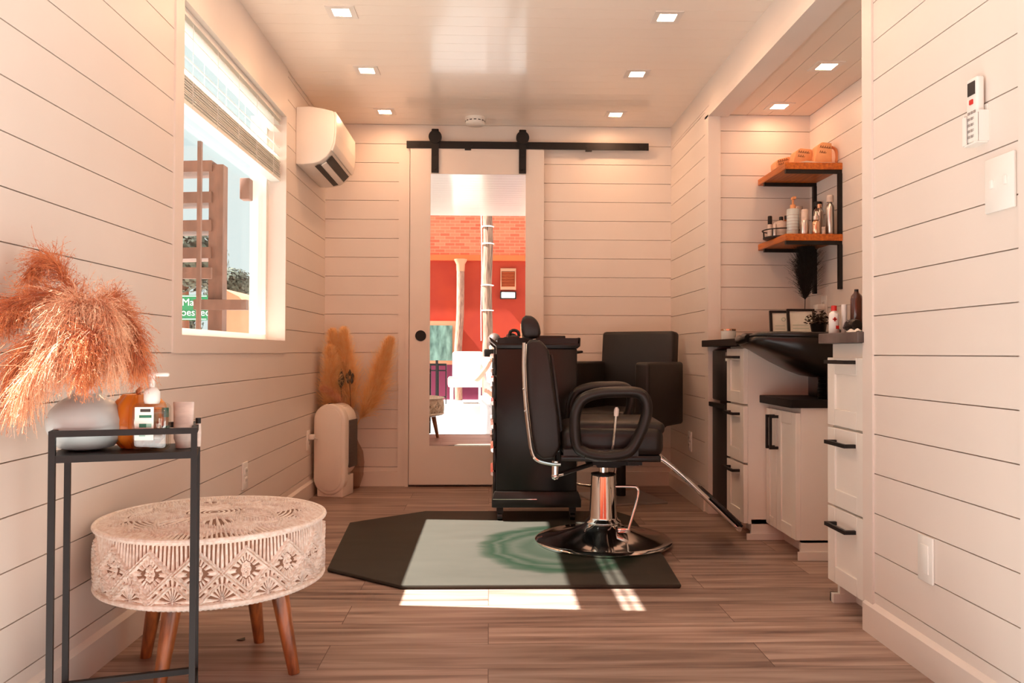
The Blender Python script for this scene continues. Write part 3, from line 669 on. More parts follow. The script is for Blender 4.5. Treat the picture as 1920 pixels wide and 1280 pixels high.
def ribbon_strands(starts, dirs, lens, wid, sag, segs=4, jit=.15, barbs=0, blen=.006):
    """many thin curved ribbons as one mesh (numpy)"""
    n = len(starts); P = starts.copy(); D = dirs/np.linalg.norm(dirs,axis=1,keepdims=True)
    side = np.cross(D, RNG.normal(size=(n,3))); side /= np.linalg.norm(side,axis=1,keepdims=True)+1e-9
    V = []; F = []; st = lens/segs
    rows = []
    for i in range(segs+1):
        w = wid*(1-.75*i/segs)
        rows.append((P-side*w[:,None]/2, P+side*w[:,None]/2))
        cen = P.copy()
        D = D+np.array([0,0,-1])*sag[:,None]/segs+RNG.normal(size=(n,3))*jit/segs**.5
        D /= np.linalg.norm(D,axis=1,keepdims=True)
        if barbs and i < segs:
            for _ in range(barbs):
                t = RNG.random((n,1)); q = cen+D*st[:,None]*t
                bd = D*.8+RNG.normal(size=(n,3))*.55; bd /= np.linalg.norm(bd,axis=1,keepdims=True)
                tip = q+bd*(blen*(.5+RNG.random((n,1)))); s2 = np.cross(bd, RNG.normal(size=(n,3))); s2 /= np.linalg.norm(s2,axis=1,keepdims=True)+1e-9
                base = len(V); V.append(np.stack([q-s2*.0006,q+s2*.0006,tip],1))
        P = P+D*st[:,None]
    o = 0; verts = []; faces = []
    R = np.stack([np.stack(r,1) for r in rows],1)  # n,segs+1,2,3
    verts.append(R.reshape(-1,3)); per = (segs+1)*2
    b = (np.arange(n)*per)[:,None]
    for i in range(segs): faces.append(b+np.array([[2*i,2*i+1,2*i+3,2*i+2]]))
    quads = np.concatenate(faces); o = n*per; tris = []
    for T3 in V:
        verts.append(T3.reshape(-1,3)); tris.append((np.arange(len(T3)*3)+o).reshape(-1,3)); o += len(T3)*3
    return np.concatenate(verts), quads, (np.concatenate(tris) if tris else np.zeros((0,3),int))
def npmesh(name, verts, quads, tris, mat, parent=None, extra=None):
    if parent is not None: verts = verts-np.array(parent.location)
    vl = verts.tolist(); fl = quads.tolist()+tris.tolist()
    if extra is not None:
        o = len(vl); ev = extra.v
        if parent is not None: ev = [tuple(Vector(p)-parent.location) for p in ev]
        vl += [list(p) for p in ev]; fl += [[i+o for i in q] for q in extra.f]
    me = bpy.data.meshes.new(name); me.from_pydata(vl, [], fl); me.materials.append(mat); me.update()
    ob = bpy.data.objects.new(name, me); COL.objects.link(ob)
    if parent is not None: ob.parent = parent
    return ob
def plume(name, path, n, slen, spread, sag, mat, label, cat, grp, wid=.0012, start=.25, barbs=1, blen=.006, stemmat=None, taper=True, jit=.2, along=.9, point=False):
    t = thing(name, label, cat, tuple(path[0]), 0, grp)
    sp = smoothpath(path, 10); A = np.array([tuple(p) for p in sp]); m = len(A)
    MB().tube(sp, [.0022*(1-.7*i/m) for i in range(m)], n=6).build('stem', stemmat or mat, t)
    u = start+(1-start)*RNG.random(n); idx = np.minimum((u*(m-1)).astype(int), m-2); fr = (u*(m-1)-idx)[:,None]
    P = A[idx]*(1-fr)+A[idx+1]*fr; T = A[idx+1]-A[idx]; T /= np.linalg.norm(T,axis=1,keepdims=True)
    D = T*along+RNG.normal(size=(n,3))*spread
    prof = np.sin(np.clip((u-start)/(1-start),0,1)**.7*PI)**.5*.75+.3 if taper else np.ones(n)
    if point: prof = np.clip(1.15-(u-start)/(1-start),.12,1)**.8
    L = slen*prof*(.6+.8*RNG.random(n))
    v, q, tr = ribbon_strands(P, D, L, np.full(n,wid), np.full(n,sag)*(.6+.8*RNG.random(n)), 4, jit, barbs, blen)
    npmesh('plumage', v, q, tr, mat, t); return t
# black feather
plume('dried_plume', [(1.60,4.02,1.03),(1.60,4.01,1.13),(1.598,4.0,1.24),(1.60,3.99,1.35)], 7000, .10, .30, .0, M['blackfeather'], 'black dried plume standing in the black round vase under the lower shelf', 'dried plume', None, wid=.0022, start=.28, barbs=1, jit=.1, along=1.0)
# plant
t = thing('potted_plant', 'small bushy dark plant in a black pot beside the certificates', 'potted plant', (1.522,3.66,CZ))
MB().lathe([(.026,0),(.037,.066),(.039,.070),(.034,.070)], (1.522,3.66,CZ)).build('pot', M['blackplastic'], t)
m = MB()
for k in range(260):
    a = random.uniform(0,2*PI); e = random.uniform(.1,1.4); R = random.uniform(.02,.058)
    p = Vector((1.522+R*math.cos(a)*math.cos(e)*1.1, 3.66+R*math.sin(a)*math.cos(e), CZ+.065+R*1.15*math.sin(e)))
    T = Matrix.Translation(p) @ Matrix.Rotation(a,4,'Z') @ Matrix.Rotation(random.uniform(-.8,.8),4,'Y') @ Matrix.Rotation(random.uniform(-1,1),4,'X')
    m.add([(-.008,0,0),(0,-.005,.001),(.010,0,0),(0,.005,.001)],[(0,1,2,3)],False,T)
m.build('leaves', M['leaf'], t)
m = MB()
for k in range(14):
    a = random.uniform(0,2*PI); m.tube([(1.522,3.66,CZ+.055),(1.522+.02*math.cos(a),3.66+.02*math.sin(a),CZ+.085),(1.522+.035*math.cos(a),3.66+.035*math.sin(a),CZ+.11)],.001,n=5)
m.build('stems', M['leaf'], t)
# outlet with adapter on niche wall
t = plate('wall_outlet', NX,3.99,1.075,-1,.07,.115,'white wall outlet behind the black vase in the niche','outlet'); sockets(t,NX,3.99,1.075,-1)
MB().rbox(NX-.05,NX-.01,3.965,4.02,1.06,1.087,.004).build('adapter', M['white_plastic'], t)
t = plate('wall_outlet', NX,3.05,1.02,-1,.07,.115,'white wall outlet in the niche behind the red-capped bottle','outlet'); sockets(t,NX,3.05,1.02,-1)

# near countertop things
t = bottle('alcohol_bottle',1.172,2.69,CZ,.0172,.078,M['white_plastic'],'small white bottle with a red flip cap and red cross on the near countertop',cap=(.0095,.018,M['red']),grp=None)
MB().box(1.160,1.174,2.671,2.6728,CZ+.046,CZ+.051).box(1.1645,1.1695,2.671,2.6728,CZ+.0415,CZ+.0555).box(1.171,1.181,2.671,2.6735,CZ+.016,CZ+.027).build('red_mark', M['red'], t)
t = bottle('hair_spray_can',1.240,2.67,CZ,.0195,.142,M['brown'],'tall dark brown spray can with a rounded top on the near countertop',cap=(.007,.008,M['black']),grp=None)
bottle('clear_bottle',1.209,2.695,CZ,.0095,.10,M['white_plastic'],'slim pale bottle between the red-capped bottle and the dark can',neck=False,grp=None).location.x
t = thing('round_brush', 'black round hair brush lying end-on by the dark spray can', 'hair brush', (1.196,2.60,CZ))
MB().lathe([(.006,-.03),(.018,-.028),(.0205,-.02),(.0205,.02),(.018,.03),(.006,.034)], (0,0,0), n=24, T=Matrix.Translation((1.196,2.60,CZ+.0245)) @ Matrix.Rotation(PI/2,4,'X')).build('barrel', M['blackplastic'], t)
m = MB()
for k in range(90):
    a = random.uniform(0,2*PI); yy = random.uniform(-.02,.02); m.cyl((1.196+.019*math.cos(a),2.60+yy,CZ+.0245+.019*math.sin(a)),(1.196+.0235*math.cos(a),2.60+yy,CZ+.0245+.0235*math.sin(a)),.0006,n=4)
m.build('bristles', M['black'], t)
MB().cyl((1.196,2.634,CZ+.0245),(1.21,2.70,CZ+.02),.006).build('handle', M['blackplastic'], t)
def crumple(c, rx, ry, h, mat, name, label, cat):
    n = 22; v = []; f = []
    for i in range(n):
        for j in range(n):
            u, w_ = i/(n-1)*2-1, j/(n-1)*2-1; rr = max(0,1-(u*u+w_*w_)/1.3)
            v.append((c[0]+u*rx, c[1]+w_*ry, c[2]+.001+h*rr**.6*(.55+.45*math.sin(7*u+3*w_)*math.cos(6*w_-2*u))))
    for i in range(n-1):
        for j in range(n-1): f.append((i*n+j,(i+1)*n+j,(i+1)*n+j+1,i*n+j+1))
    o = MB().add(v, f, True).build(name, mat); tag(o, label, cat); return o
crumple((1.18,2.545,CZ),.032,.03,.014,M['white_plastic'],'crumpled_towel','small crumpled white cloth below the round brush','cloth')
crumple((1.205,2.468,CZ),.04,.035,.013,M['paleg'],'folded_towel','pale green cloth at the near end of the countertop','cloth')
t = bottle('pump_dispenser',1.212,2.52,CZ,.012,.05,M['white_plastic'],'white dispenser with a black pump beside the wall corner',cap=(.007,.01,M['black']),grp=None)
MB().cyl((1.212,2.52,CZ+.06),(1.212,2.52,CZ+.072),.0025).rbox(1.192,1.216,2.515,2.525,CZ+.07,CZ+.077,.002).build('pump', M['blackplastic'], t)

# ------------------------------------------------------------------ anti-fatigue mat
poly = [(-.313,2.851),(.688,2.847),(.716,3.3),(.72,4.05),(.66,4.17),(-.331,4.182),(-.674,3.904),(-.616,3.083)]
m = MB().prism(poly, 'Z', .001, .016, bevel=.006); o = m.build('floor_mat', M['mat']); tag(o,'black cut-cornered anti-fatigue mat worn pale under the barber chair','mat')

# ------------------------------------------------------------------ barber chair
t = thing('barber_chair', 'black leather barber chair on a round chrome base, seen from its side', 'chair', (.50,3.50,.016))
C0 = (.50,3.50,.016)
MB().lathe([(.27,0),(.295,.002),(.298,.010),(.288,.017),(.262,.018),(.20,.030),(.12,.055),(.085,.072),(.07,.09)], C0, n=72).build('base', M['chrome'], t)
MB().lathe([(.078,.088),(.076,.092),(.064,.10),(.060,.11),(.052,.285),(.050,.29)], C0, n=48).build('pump_cylinder', M['chrome'], t)
MB().lathe([(.053,.290),(.053,.297),(.02,.299)], C0, n=36).build('collar', M['black'], t)
MB().cyl((.50,3.50,.30),(.50,3.50,.37),.018).cyl((.515,3.5,.3),(.515,3.5,.37),.008).build('piston', M['chrome'], t)
m = MB().box(.40,.62,3.37,3.63,.365,.385).box(.45,.55,3.44,3.56,.345,.366).box(.57,.63,3.33,3.42,.372,.392).box(.57,.63,3.58,3.67,.372,.392); m.build('seat_plate', M['black'], t)
m = MB().rbox(.288,.712,3.262,3.738,.412,.535,.04,5); m.build('seat', M['leather'], t)
m = MB().rbox(.335,.72,3.285,3.715,.50,.556,.026,4); m.build('seat_cushion', M['leather'], t, label='raised seat cushion')
m = MB().rbox(.29,.70,3.27,3.73,.393,.42,.006); m.build('seat_base', M['blackplastic'], t)
prof = [(.150,.885),(.146,.80),(.152,.66),(.170,.50),(.186,.425),(.215,.40),(.262,.405),(.292,.45),(.283,.58),(.262,.70),(.250,.80),(.238,.855),(.205,.892),(.170,.895)]
MB().prism(prof, 'Y', 3.262, 3.738, bevel=.014, seg=3).build('backrest', M['leather'], t)
# stitched panel down the front of the back
MB().prism([(.286,.50),(.272,.62),(.255,.74),(.246,.83),(.256,.835),(.27,.75),(.288,.62),(.302,.50)], 'Y', 3.30, 3.70, bevel=.004).build('back_panel', M['leather'], t)
for y in (3.262,3.738):
    m = MB().tube(smoothpath([(.139,y,.880),(.137,y,.78),(.144,y,.64),(.160,y,.50),(.172,y,.43),(.195,y,.398),(.25,y,.383),(.29,y,.381)],6),.007,n=8); m.build('back_frame', M['chrome'], t, label='chrome side strip')
m = MB()
for z, x in ((.69,.141),(.60,.148)): m.ball((x-.004,3.256,z),.005,6)
m.build('bolts', M['chrome'], t)
hp = [(.128,.908),(.122,.94),(.122,.975),(.132,.995),(.152,1.0),(.176,.993),(.196,.97),(.205,.94),(.204,.915),(.19,.900),(.15,.898)]
MB().prism(hp, 'Y', 3.37, 3.62, bevel=.014, seg=3).build('headrest', M['leather'], t)
MB().cyl((.178,3.47,.86),(.178,3.47,.905),.006).cyl((.178,3.53,.86),(.178,3.53,.905),.006).build('headrest_post', M['chrome'], t)
Ya = 3.205
ap = [(1100,846),(1084,834),(1079,800),(1081,768),(1094,745),(1122,734),(1160,731),(1195,732),(1210,743),(1214,765),(1208,792),(1196,820),(1180,843),(1150,851),(1120,851),(1100,846)]
for Y in (3.205,3.795):
    pts = [((x-917)/1500*3.2, Y, .838-(y-658)*3.2/1500) for x, y in ap]
    m = MB().tube(smoothpath(pts,6), .0165, n=12, ry=1.55, up=(0,1,0)) if False else MB()
    sp = smoothpath(pts,6); V = []; n = 12
    for i, p in enumerate(sp):
        d = (sp[min(i+1,len(sp)-1)]-sp[max(i-1,0)]).normalized(); nn = Vector((0,1,0)).cross(d)
        for k in range(n):
            a = 2*PI*k/n; V.append(tuple(p+nn*math.cos(a)*.0225+Vector((0,1,0))*math.sin(a)*.029))
    F_ = [(i*n+k,i*n+(k+1)%n,(i+1)*n+(k+1)%n,(i+1)*n+k) for i in range(len(sp)-1) for k in range(n)]+[tuple(range(n))[::-1],tuple((len(sp)-1)*n+k for k in range(n))]
    m.add(V, F_, True)
    s = -1 if Y < 3.5 else 1; yi = 3.262 if s < 0 else 3.738
    m.box(.30,.60,min(Y,yi),max(Y,yi),.425,.45)
    m.build('armrest', M['leather'], t, label='loop shaped armrest')
m = MB().tube(smoothpath([(.488,3.235,.405),(.500,3.222,.47),(.512,3.215,.60)],4),.0055,n=8); lv = m.build('lever', M['chrome'], t)
MB().tube([(.5115,3.215,.585),(.5125,3.215,.60),(.5135,3.215,.612),(.513,3.215,.621)],[.009,.0105,.0095,.005],n=12).build('knob', M['white_plastic'], lv)
for Y in (3.37,3.63):
    MB().tube(smoothpath([(.60,Y,.396),(.69,Y,.398),(.725,Y,.388),(.80,Y,.328),(.90,Y,.235),(1.03,Y,.112)],6),.0105,n=12).build('footrest_tube', M['chrome'], t)
T = Matrix.Translation((.975,3.5,.170)) @ Matrix.Rotation(math.atan2(.123,.13),4,'Y')
fr = MB().rbox(-.085,.085,-.165,.165,.006,.018,.004,T=T).build('footplate', M['blackplastic'], t, label='black ribbed foot plate')
m = MB()
for k in range(9): m.box(-.075+k*.018,-.069+k*.018,-.15,.15,.018,.021,T=T)
m.build('ridge', M['black'], fr)
MB().cyl((1.03,3.33,.112),(1.03,3.67,.112),.011).build('footrest_bar', M['chrome'], t)
m = MB().tube(smoothpath([(.545,3.44,.265),(.61,3.43,.266),(.634,3.425,.262),(.640,3.42,.235),(.618,3.40,.165),(.592,3.385,.092)],6),.006,n=10); m.rbox(.545,.60,3.38,3.43,.078,.098,.005); m.build('pump_pedal', M['chrome'], t)
MB().cyl((.268,3.30,.392),(.268,3.30,.335),.014).ball((.268,3.3,.328),.016).cyl((.268,3.30,.33),(.30,3.31,.336),.008).build('pivot', M['chrome'], t)
MB().cyl((.285,3.31,.333),(.425,3.36,.372),.0095).build('gas_strut', M['black'], t)
MB().cyl((.27,3.27,.385),(.27,3.73,.385),.008).build('cross_bar', M['chrome'], t)

TW_ = Matrix.Translation((0,-.28,0)) @ Matrix.Rotation(math.radians(-4),4,'Z') @ Matrix.Translation((0,.28,0))
for o in list(t.children):
    if o.name.split('.')[0] not in ('base','pump_cylinder','collar','piston','pump_pedal'):
        o.data.transform(TW_)
        for c in o.children: c.data.transform(TW_)
# ------------------------------------------------------------------ second chair (boxy arms)
t = thing('styling_chair', 'boxy black styling chair with slab arms in the far corner', 'chair', (.76,4.60,0), math.radians(-35))
L_ = lambda mb, name, mat, **k: mb.build(name, mat, t, local=True, **k)
L_(MB().rbox(-.205,.205,-.25,.22,.40,.52,.03,4), 'seat', M['leather2'])
for s in (-1,1): L_(MB().rbox(min(s*.205,s*.288),max(s*.205,s*.288),-.265,.235,.43,.79,.018,3), 'armrest', M['leather2'])
T = Matrix.Translation((0,.215,.44)) @ Matrix.Rotation(-.09,4,'X')
L_(MB().rbox(-.235,.235,-.045,.045,0,.53,.022,3,T=T), 'backrest', M['leather2'])
L_(MB().cyl((0,0,.02),(0,0,.30),.028,n=24), 'column', M['black']); L_(MB().cyl((0,0,.3),(0,0,.4),.02).box(-.12,.12,-.12,.12,.385,.402), 'seat_plate', M['black'])
L_(MB().rbox(-.20,.20,-.20,.20,0,.012,.003,T=Matrix.Rotation(math.radians(35+12),4,'Z')), 'base_plate', M['foil'])
L_(MB().tube(smoothpath([(-.12,-.18,.40),(-.12,-.26,.36),(-.12,-.33,.19),(-.12,-.34,.13),(0,-.35,.12),(.12,-.34,.13),(.12,-.33,.19),(.12,-.26,.36),(.12,-.18,.40)],5),.009,n=10), 'footrest', M['chrome'])

# ------------------------------------------------------------------ trolley
t = thing('salon_trolley', 'tall black salon trolley with drawers behind the barber chair', 'trolley', (.24,4.12,.016))
x0, x1, y0, y1 = .034, .432, 3.93, 4.30
MB().rbox(x0,x1,y0,y1,.115,.86,.006).build('cabinet', M['blackplastic'], t)
for k in range(6):
    za = .145+k*.116; dr = MB().rbox(x0-.014,x0,y0+.012,y1-.012,za,za+.108,.003).build('drawer', M['blackplastic'], t)
    MB().prism([(x0-.014,za+.108),(x0-.026,za+.104),(x0-.024,za+.09),(x0-.014,za+.086)], 'Y', y0+.02, y1-.02).build('drawer_lip', M['chrome'], dr, label='bright edge of the drawer')
m = MB().prism([(x0-.006,.16),(x0-.02,.118),(x0-.02,.082),(x1+.02,.082),(x1+.02,.118),(x1+.006,.16)], 'Y', y0-.012, y1+.012, bevel=.003); m.build('base_skirt', M['blackplastic'], t)
MB().box(x0-.015,x0+.20,y0-.0155,y0-.012,.121,.125).build('edge_strip', M['chrome'], t)
pr = [(x0-.035,.917),(x0-.026,.895),(x0+.0,.872),(x0,.86),(x1,.86),(x1+.014,.872),(x1+.016,.912),(x1+.006,.915),(x1+.0,.885),(x0+.01,.885),(x0-.018,.905)]
MB().prism(pr, 'Y', y0-.008, y1+.008, bevel=.0015).box(x0+.01,x1+.01,y0-.008,y0+.004,.885,.912).box(x0+.01,x1+.01,y1-.004,y1+.008,.885,.912).build('top_tray', M['blackplastic'], t)
MB().rbox(.24,.375,y0+.01,y1-.02,.886,.924,.004).build('tray_lid', M['blackplastic'], t)
MB().cyl((x1+.0,4.0,.6),(x1+.012,4.0,.6),.006).tube([(x1,y0+.05,.84),(x1+.03,y0+.06,.845),(x1+.03,y1-.06,.845),(x1,y1-.05,.84)],.006).build('side_handle', M['black'], t)
for (x, y) in ((x0+.02,y0+.02),(x1-.02,y0+.02),(x0+.02,y1-.02),(x1-.02,y1-.02)):
    c = MB().box(x-.016,x+.016,y-.012,y+.012,.052,.083).build('caster', M['black'], t)
    MB().cyl((x-.012,y,.035),(x+.012,y,.035),.019,n=20).build('wheel', M['blackplastic'], c)
# appliance on the trolley
t = thing('hair_clipper', 'small black hair tool with a curved grip on the trolley top', 'hair clipper', (.12,4.02,.886))
MB().rbox(.09,.15,3.98,4.03,.886,.925,.008).tube(smoothpath([(.10,4.0,.92),(.105,4.0,.944),(.125,4.0,.951),(.143,4.0,.942),(.148,4.0,.92)],4),.008).build('body', M['blackplastic'], t)
t = thing('comb_cup', 'pale metal cup on the trolley top beside the clipper', 'cup', (.185,4.05,.886)); MB().lathe([(.018,0),(.022,.04),(.022,.045),(.018,.045)], (.185,4.05,.886)).build('cup', M['silver'], t)

# ------------------------------------------------------------------ air purifier
t = thing('air_purifier', 'white air purifier with rounded ends standing in the far left corner', 'air purifier', (-.925,4.66,0), math.radians(-13))
def stadium(cx, r, zb, zt, n=16):
    return [(cx+r*math.cos(a), zt-r+r*math.sin(a)) for a in [PI*k/n for k in range(n+1)]]+[(cx+r*math.cos(a), zb+r+r*math.sin(a)) for a in [PI+PI*k/n for k in range(n+1)]]
LP = lambda mb, name, mat, **k: mb.build(name, mat, t, local=True, **k)
LP(MB().rbox(-.078,.082,.01,.17,0,.12,.006), 'base', M['ac'])
LP(MB().prism(stadium(0,.098,.012,.540), 'Y', 0, .06, bevel=.012, seg=3), 'shell', M['ac'])
LP(MB().prism(stadium(0,.077,.035,.518), 'Y', -.005, .003, bevel=.003), 'front_panel', M['ac'])
LP(MB().prism(stadium(.0,.096,.10,.536), 'Y', .06, .175, bevel=.004), 'rear_shell', M['ac'])
LP(MB().prism([(.09,.17),(.101,.165),(.101,.44),(.09,.445)], 'Y', .062, .180, bevel=.002), 'grille', M['grey'], label='dark grey side intake')
LP(MB().box(-.006,-.003,.005,.055,.536,.5415), 'vent_slit', M['dark'])
LP(MB().box(.03,.055,.08,.12,.50,.523), 'control_panel', M['ac'])
m = MB().tube(smoothpath([(XL+.035,4.617,.353),(XL+.045,4.64,.34),(-1.0,4.70,.33)],4),.004); m.build('cord', M['white_plastic'], t)

# glass vase with pampas
t = thing('floor_vase', 'smoked glass floor vase half hidden behind the air purifier', 'vase', (-.865,4.95,0))
MB().lathe([(.04,0),(.07,.01),(.092,.08),(.098,.16),(.09,.23),(.06,.29),(.045,.33),(.05,.36)], (-.865,4.95,0)).build('body', M['smoke'], t)
cp = [((-.865,4.95,.02),(-0.870,4.94,.35),(-.91,4.93,.60),(-.935,4.88,.80),(-.945,4.86,.945),'tallest orange pampas plume against the left corner'),
      ((-.865,4.95,.02),(-0.840,4.94,.35),(-.85,4.90,.62),(-.87,4.87,.80),(-.88,4.86,.955),'orange pampas plume standing second from the left corner'),
      ((-.865,4.95,.02),(-0.890,4.94,.33),(-.95,4.86,.55),(-.94,4.80,.72),(-.945,4.78,.85),'leftmost orange pampas plume leaning on the left wall'),
      ((-.865,4.95,.02),(-0.825,4.94,.35),(-.71,4.90,.58),(-.65,4.88,.76),(-.605,4.86,.90),'orange pampas plume leaning right towards the mirrored door'),
      ((-.865,4.95,.02),(-0.820,4.94,.35),(-.75,4.89,.50),(-.70,4.89,.64),(-.67,4.88,.76),'shorter orange pampas plume in front of the right leaning one'),
      ((-.865,4.95,.02),(-0.870,4.94,.40),(-.90,4.84,.54),(-.95,4.80,.60),(-.98,4.78,.62),'short pale pampas tuft bending left above the air purifier')]
for i, c in enumerate(cp):
    hh = [.062,.062,.055,.062,.05,.03][i]
    plume('pampas_plume', c[:5], [7500,7500,6000,7500,4500,1800][i], hh*2.4, .30, .04, M['pC'] if i < 5 else M['pB'], c[5], 'pampas plume', 'orange pampas grass in the floor vase', wid=.0016, start=.36, barbs=1, blen=.009, jit=.2, along=1.0, point=True)
for (x, z, s, lb) in ((-.889,.675,1,'dark pointed dried seed pod among the pampas, the left one'),(-.837,.68,.8,'dark clustered dried seed pod among the pampas, the right one')):
    t = thing('dried_seed_pod', lb, 'seed pod', (x,4.83,.3), 0, 'dark dried pods among the pampas')
    MB().cyl((x+.01,4.86,.35),(x,4.83,z-.03*s),.0015,n=6).build('stem', M['leaf'], t)
    m = MB()
    if s == 1: m.lathe([(.002,-.055),(.016,-.03),(.021,-.004),(.015,.028),(.002,.065)], (x,4.83,z), n=14)
    else:
        for dx, dz in ((0,.034),(-.016,.014),(.016,.014),(-.010,-.012),(.012,-.012)): m.lathe([(.001,-.020),(.009,-.007),(.009,.006),(.001,.022)], (x+dx,4.83,z+dz), n=10)
    m.build('pod', M['leaf'], t)

# ------------------------------------------------------------------ side table
rz = math.radians(17.5); tl = (-.607,1.684)
cx_, sx_ = math.cos(rz), math.sin(rz); Wd, Dp = .273, .171
# local frame: origin front-right corner, +x to the left?  use centre
ctr = (tl[0]-Wd/2*cx_-Dp/2*sx_, tl[1]-Wd/2*sx_+Dp/2*cx_)
t = thing('side_table', 'slim black metal side table by the left wall with a vase on it', 'side table', (ctr[0],ctr[1],0), rz)
a, b, q = Wd/2, Dp/2, .006
for (x, y) in ((-a+q,-b+q),(a-q,-b+q),(-a+q,b-q),(a-q,b-q)):
    MB().box(x-q,x+q,y-q,y+q,0,.680).build('leg', M['black'], t, local=True)
for z0 in (.668,.113):
    m = MB(); m.box(-a+2*q,a-2*q,-b,-b+2*q,z0,z0+.012).box(-a+2*q,a-2*q,b-2*q,b,z0,z0+.012).box(-a,-a+2*q,-b+2*q,b-2*q,z0,z0+.012).box(a-2*q,a,-b+2*q,b-2*q,z0,z0+.012)
    m.build('rail', M['black'], t, local=True)
MB().box(-a+.001,a-.001,-b+.001,b-.001,.617,.631).build('tray', M['black'], t, local=True)
TW = Matrix.Translation((ctr[0],ctr[1],0)) @ Matrix.Rotation(rz,4,'Z')
# white vase
vx, vy, vz = -.846, 1.71, .632
t = thing('ceramic_vase', 'squat round pale vase on the black side table holding rust coloured plumes', 'vase', (vx,vy,vz))
MB().lathe([(.029,0),(.052,.006),(.068,.024),(.0765,.047),(.0765,.064),(.068,.085),(.052,.102),(.035,.112),(.028,.118),(.027,.128),(.030,.133),(.027,.133),(.022,.122)], (vx,vy,vz), n=56).build('body', M['vase'], t)
# pumpkin
px_, py_ = -.756, 1.752
t = thing('orange_pumpkin', 'small ribbed orange pumpkin between the vase and the sanitizer bottle', 'pumpkin', (px_,py_,.621))
MB().lathe([(.010,.006),(.034,.0),(.051,.020),(.058,.056),(.052,.092),(.032,.114),(.010,.108)], (px_,py_,.6323), n=72, lobes=10, amp=.14).build('body', M['orange'], t)
MB().tube([(px_,py_,.738),(px_-.003,py_,.752),(px_+.004,py_,.760)],[.006,.005,.004]).build('stem', M['legwood'], t)
# sanitizer
sx0, sy0, sz0 = -.702, 1.688, .632
t = thing('sanitizer_bottle', 'clear pump bottle of hand sanitizer with a green and white label', 'bottle', (sx0,sy0,sz0), math.radians(6))
L_ = lambda mb, name, mat, **k: mb.build(name, mat, t, local=True, **k)
L_(MB().rbox(-.036,.036,-.021,.021,0,.100,.013,4), 'body', M['clear'])
L_(MB().rbox(-.033,.033,-.0185,.0185,.004,.086,.011,3), 'gel', M['clear'])
lb = L_(MB().box(-.027,.010,-.0222,-.0214,.024,.092), 'label', M['paper'], label='white front label')
MB().box(-.016,.004,-.0228,-.0221,.082,.088).build('print', M['ink'], lb, local=True)
MB().box(-.018,.006,-.0228,-.0221,.070,.0755).box(-.018,-.004,-.0228,-.0221,.050,.058).build('green_bar', M['green'], lb, local=True)
MB().box(-.004,.006,-.0228,-.0221,.050,.058).box(-.018,-.006,-.0228,-.0221,.032,.034).build('pale_bar', M['paleg'], lb, local=True)
L_(MB().box(.014,.028,.019,.0205,.068,.088).box(.012,.03,.019,.0205,.036,.05), 'back_label', M['green'])
L_(MB().lathe([(.014,.098),(.016,.104),(.016,.122),(.010,.130),(.0055,.132),(.0055,.156)], (0,0,0), n=24), 'collar', M['white_plastic'])
L_(MB().rbox(-.009,.034,-.006,.006,.154,.162,.003), 'pump', M['white_plastic'])
# lotion tube
lx, ly = -.658, 1.745
t = thing('lotion_tube', 'plain pale lotion tube standing behind the sanitizer bottle', 'tube', (lx,ly,.632))
v = []; n = 24
for (z, rx, ry_) in ((0,.016,.016),(.012,.0165,.0165),(.02,.020,.018),(.06,.021,.012),(.098,.0225,.002)):
    v += [(lx+rx*math.cos(2*PI*k/n), ly+ry_*math.sin(2*PI*k/n), .632+z) for k in range(n)]
MB().add(v, [(i*n+k,i*n+(k+1)%n,(i+1)*n+(k+1)%n,(i+1)*n+k) for i in range(4) for k in range(n)]+[tuple(range(n))[::-1],tuple(4*n+k for k in range(n))], True).build('body', M['pearl'], t)
t = thing('small_vial', 'tiny dark-capped vial at the right end of the side table', 'bottle', (-.634,1.765,.632))
MB().lathe([(.006,0),(.007,.03),(.006,.05)], (-.634,1.765,.632), n=14).build('body', M['pearl'], t); MB().cyl((-.634,1.765,.682),(-.634,1.765,.694),.0055).build('cap', M['black'], t)

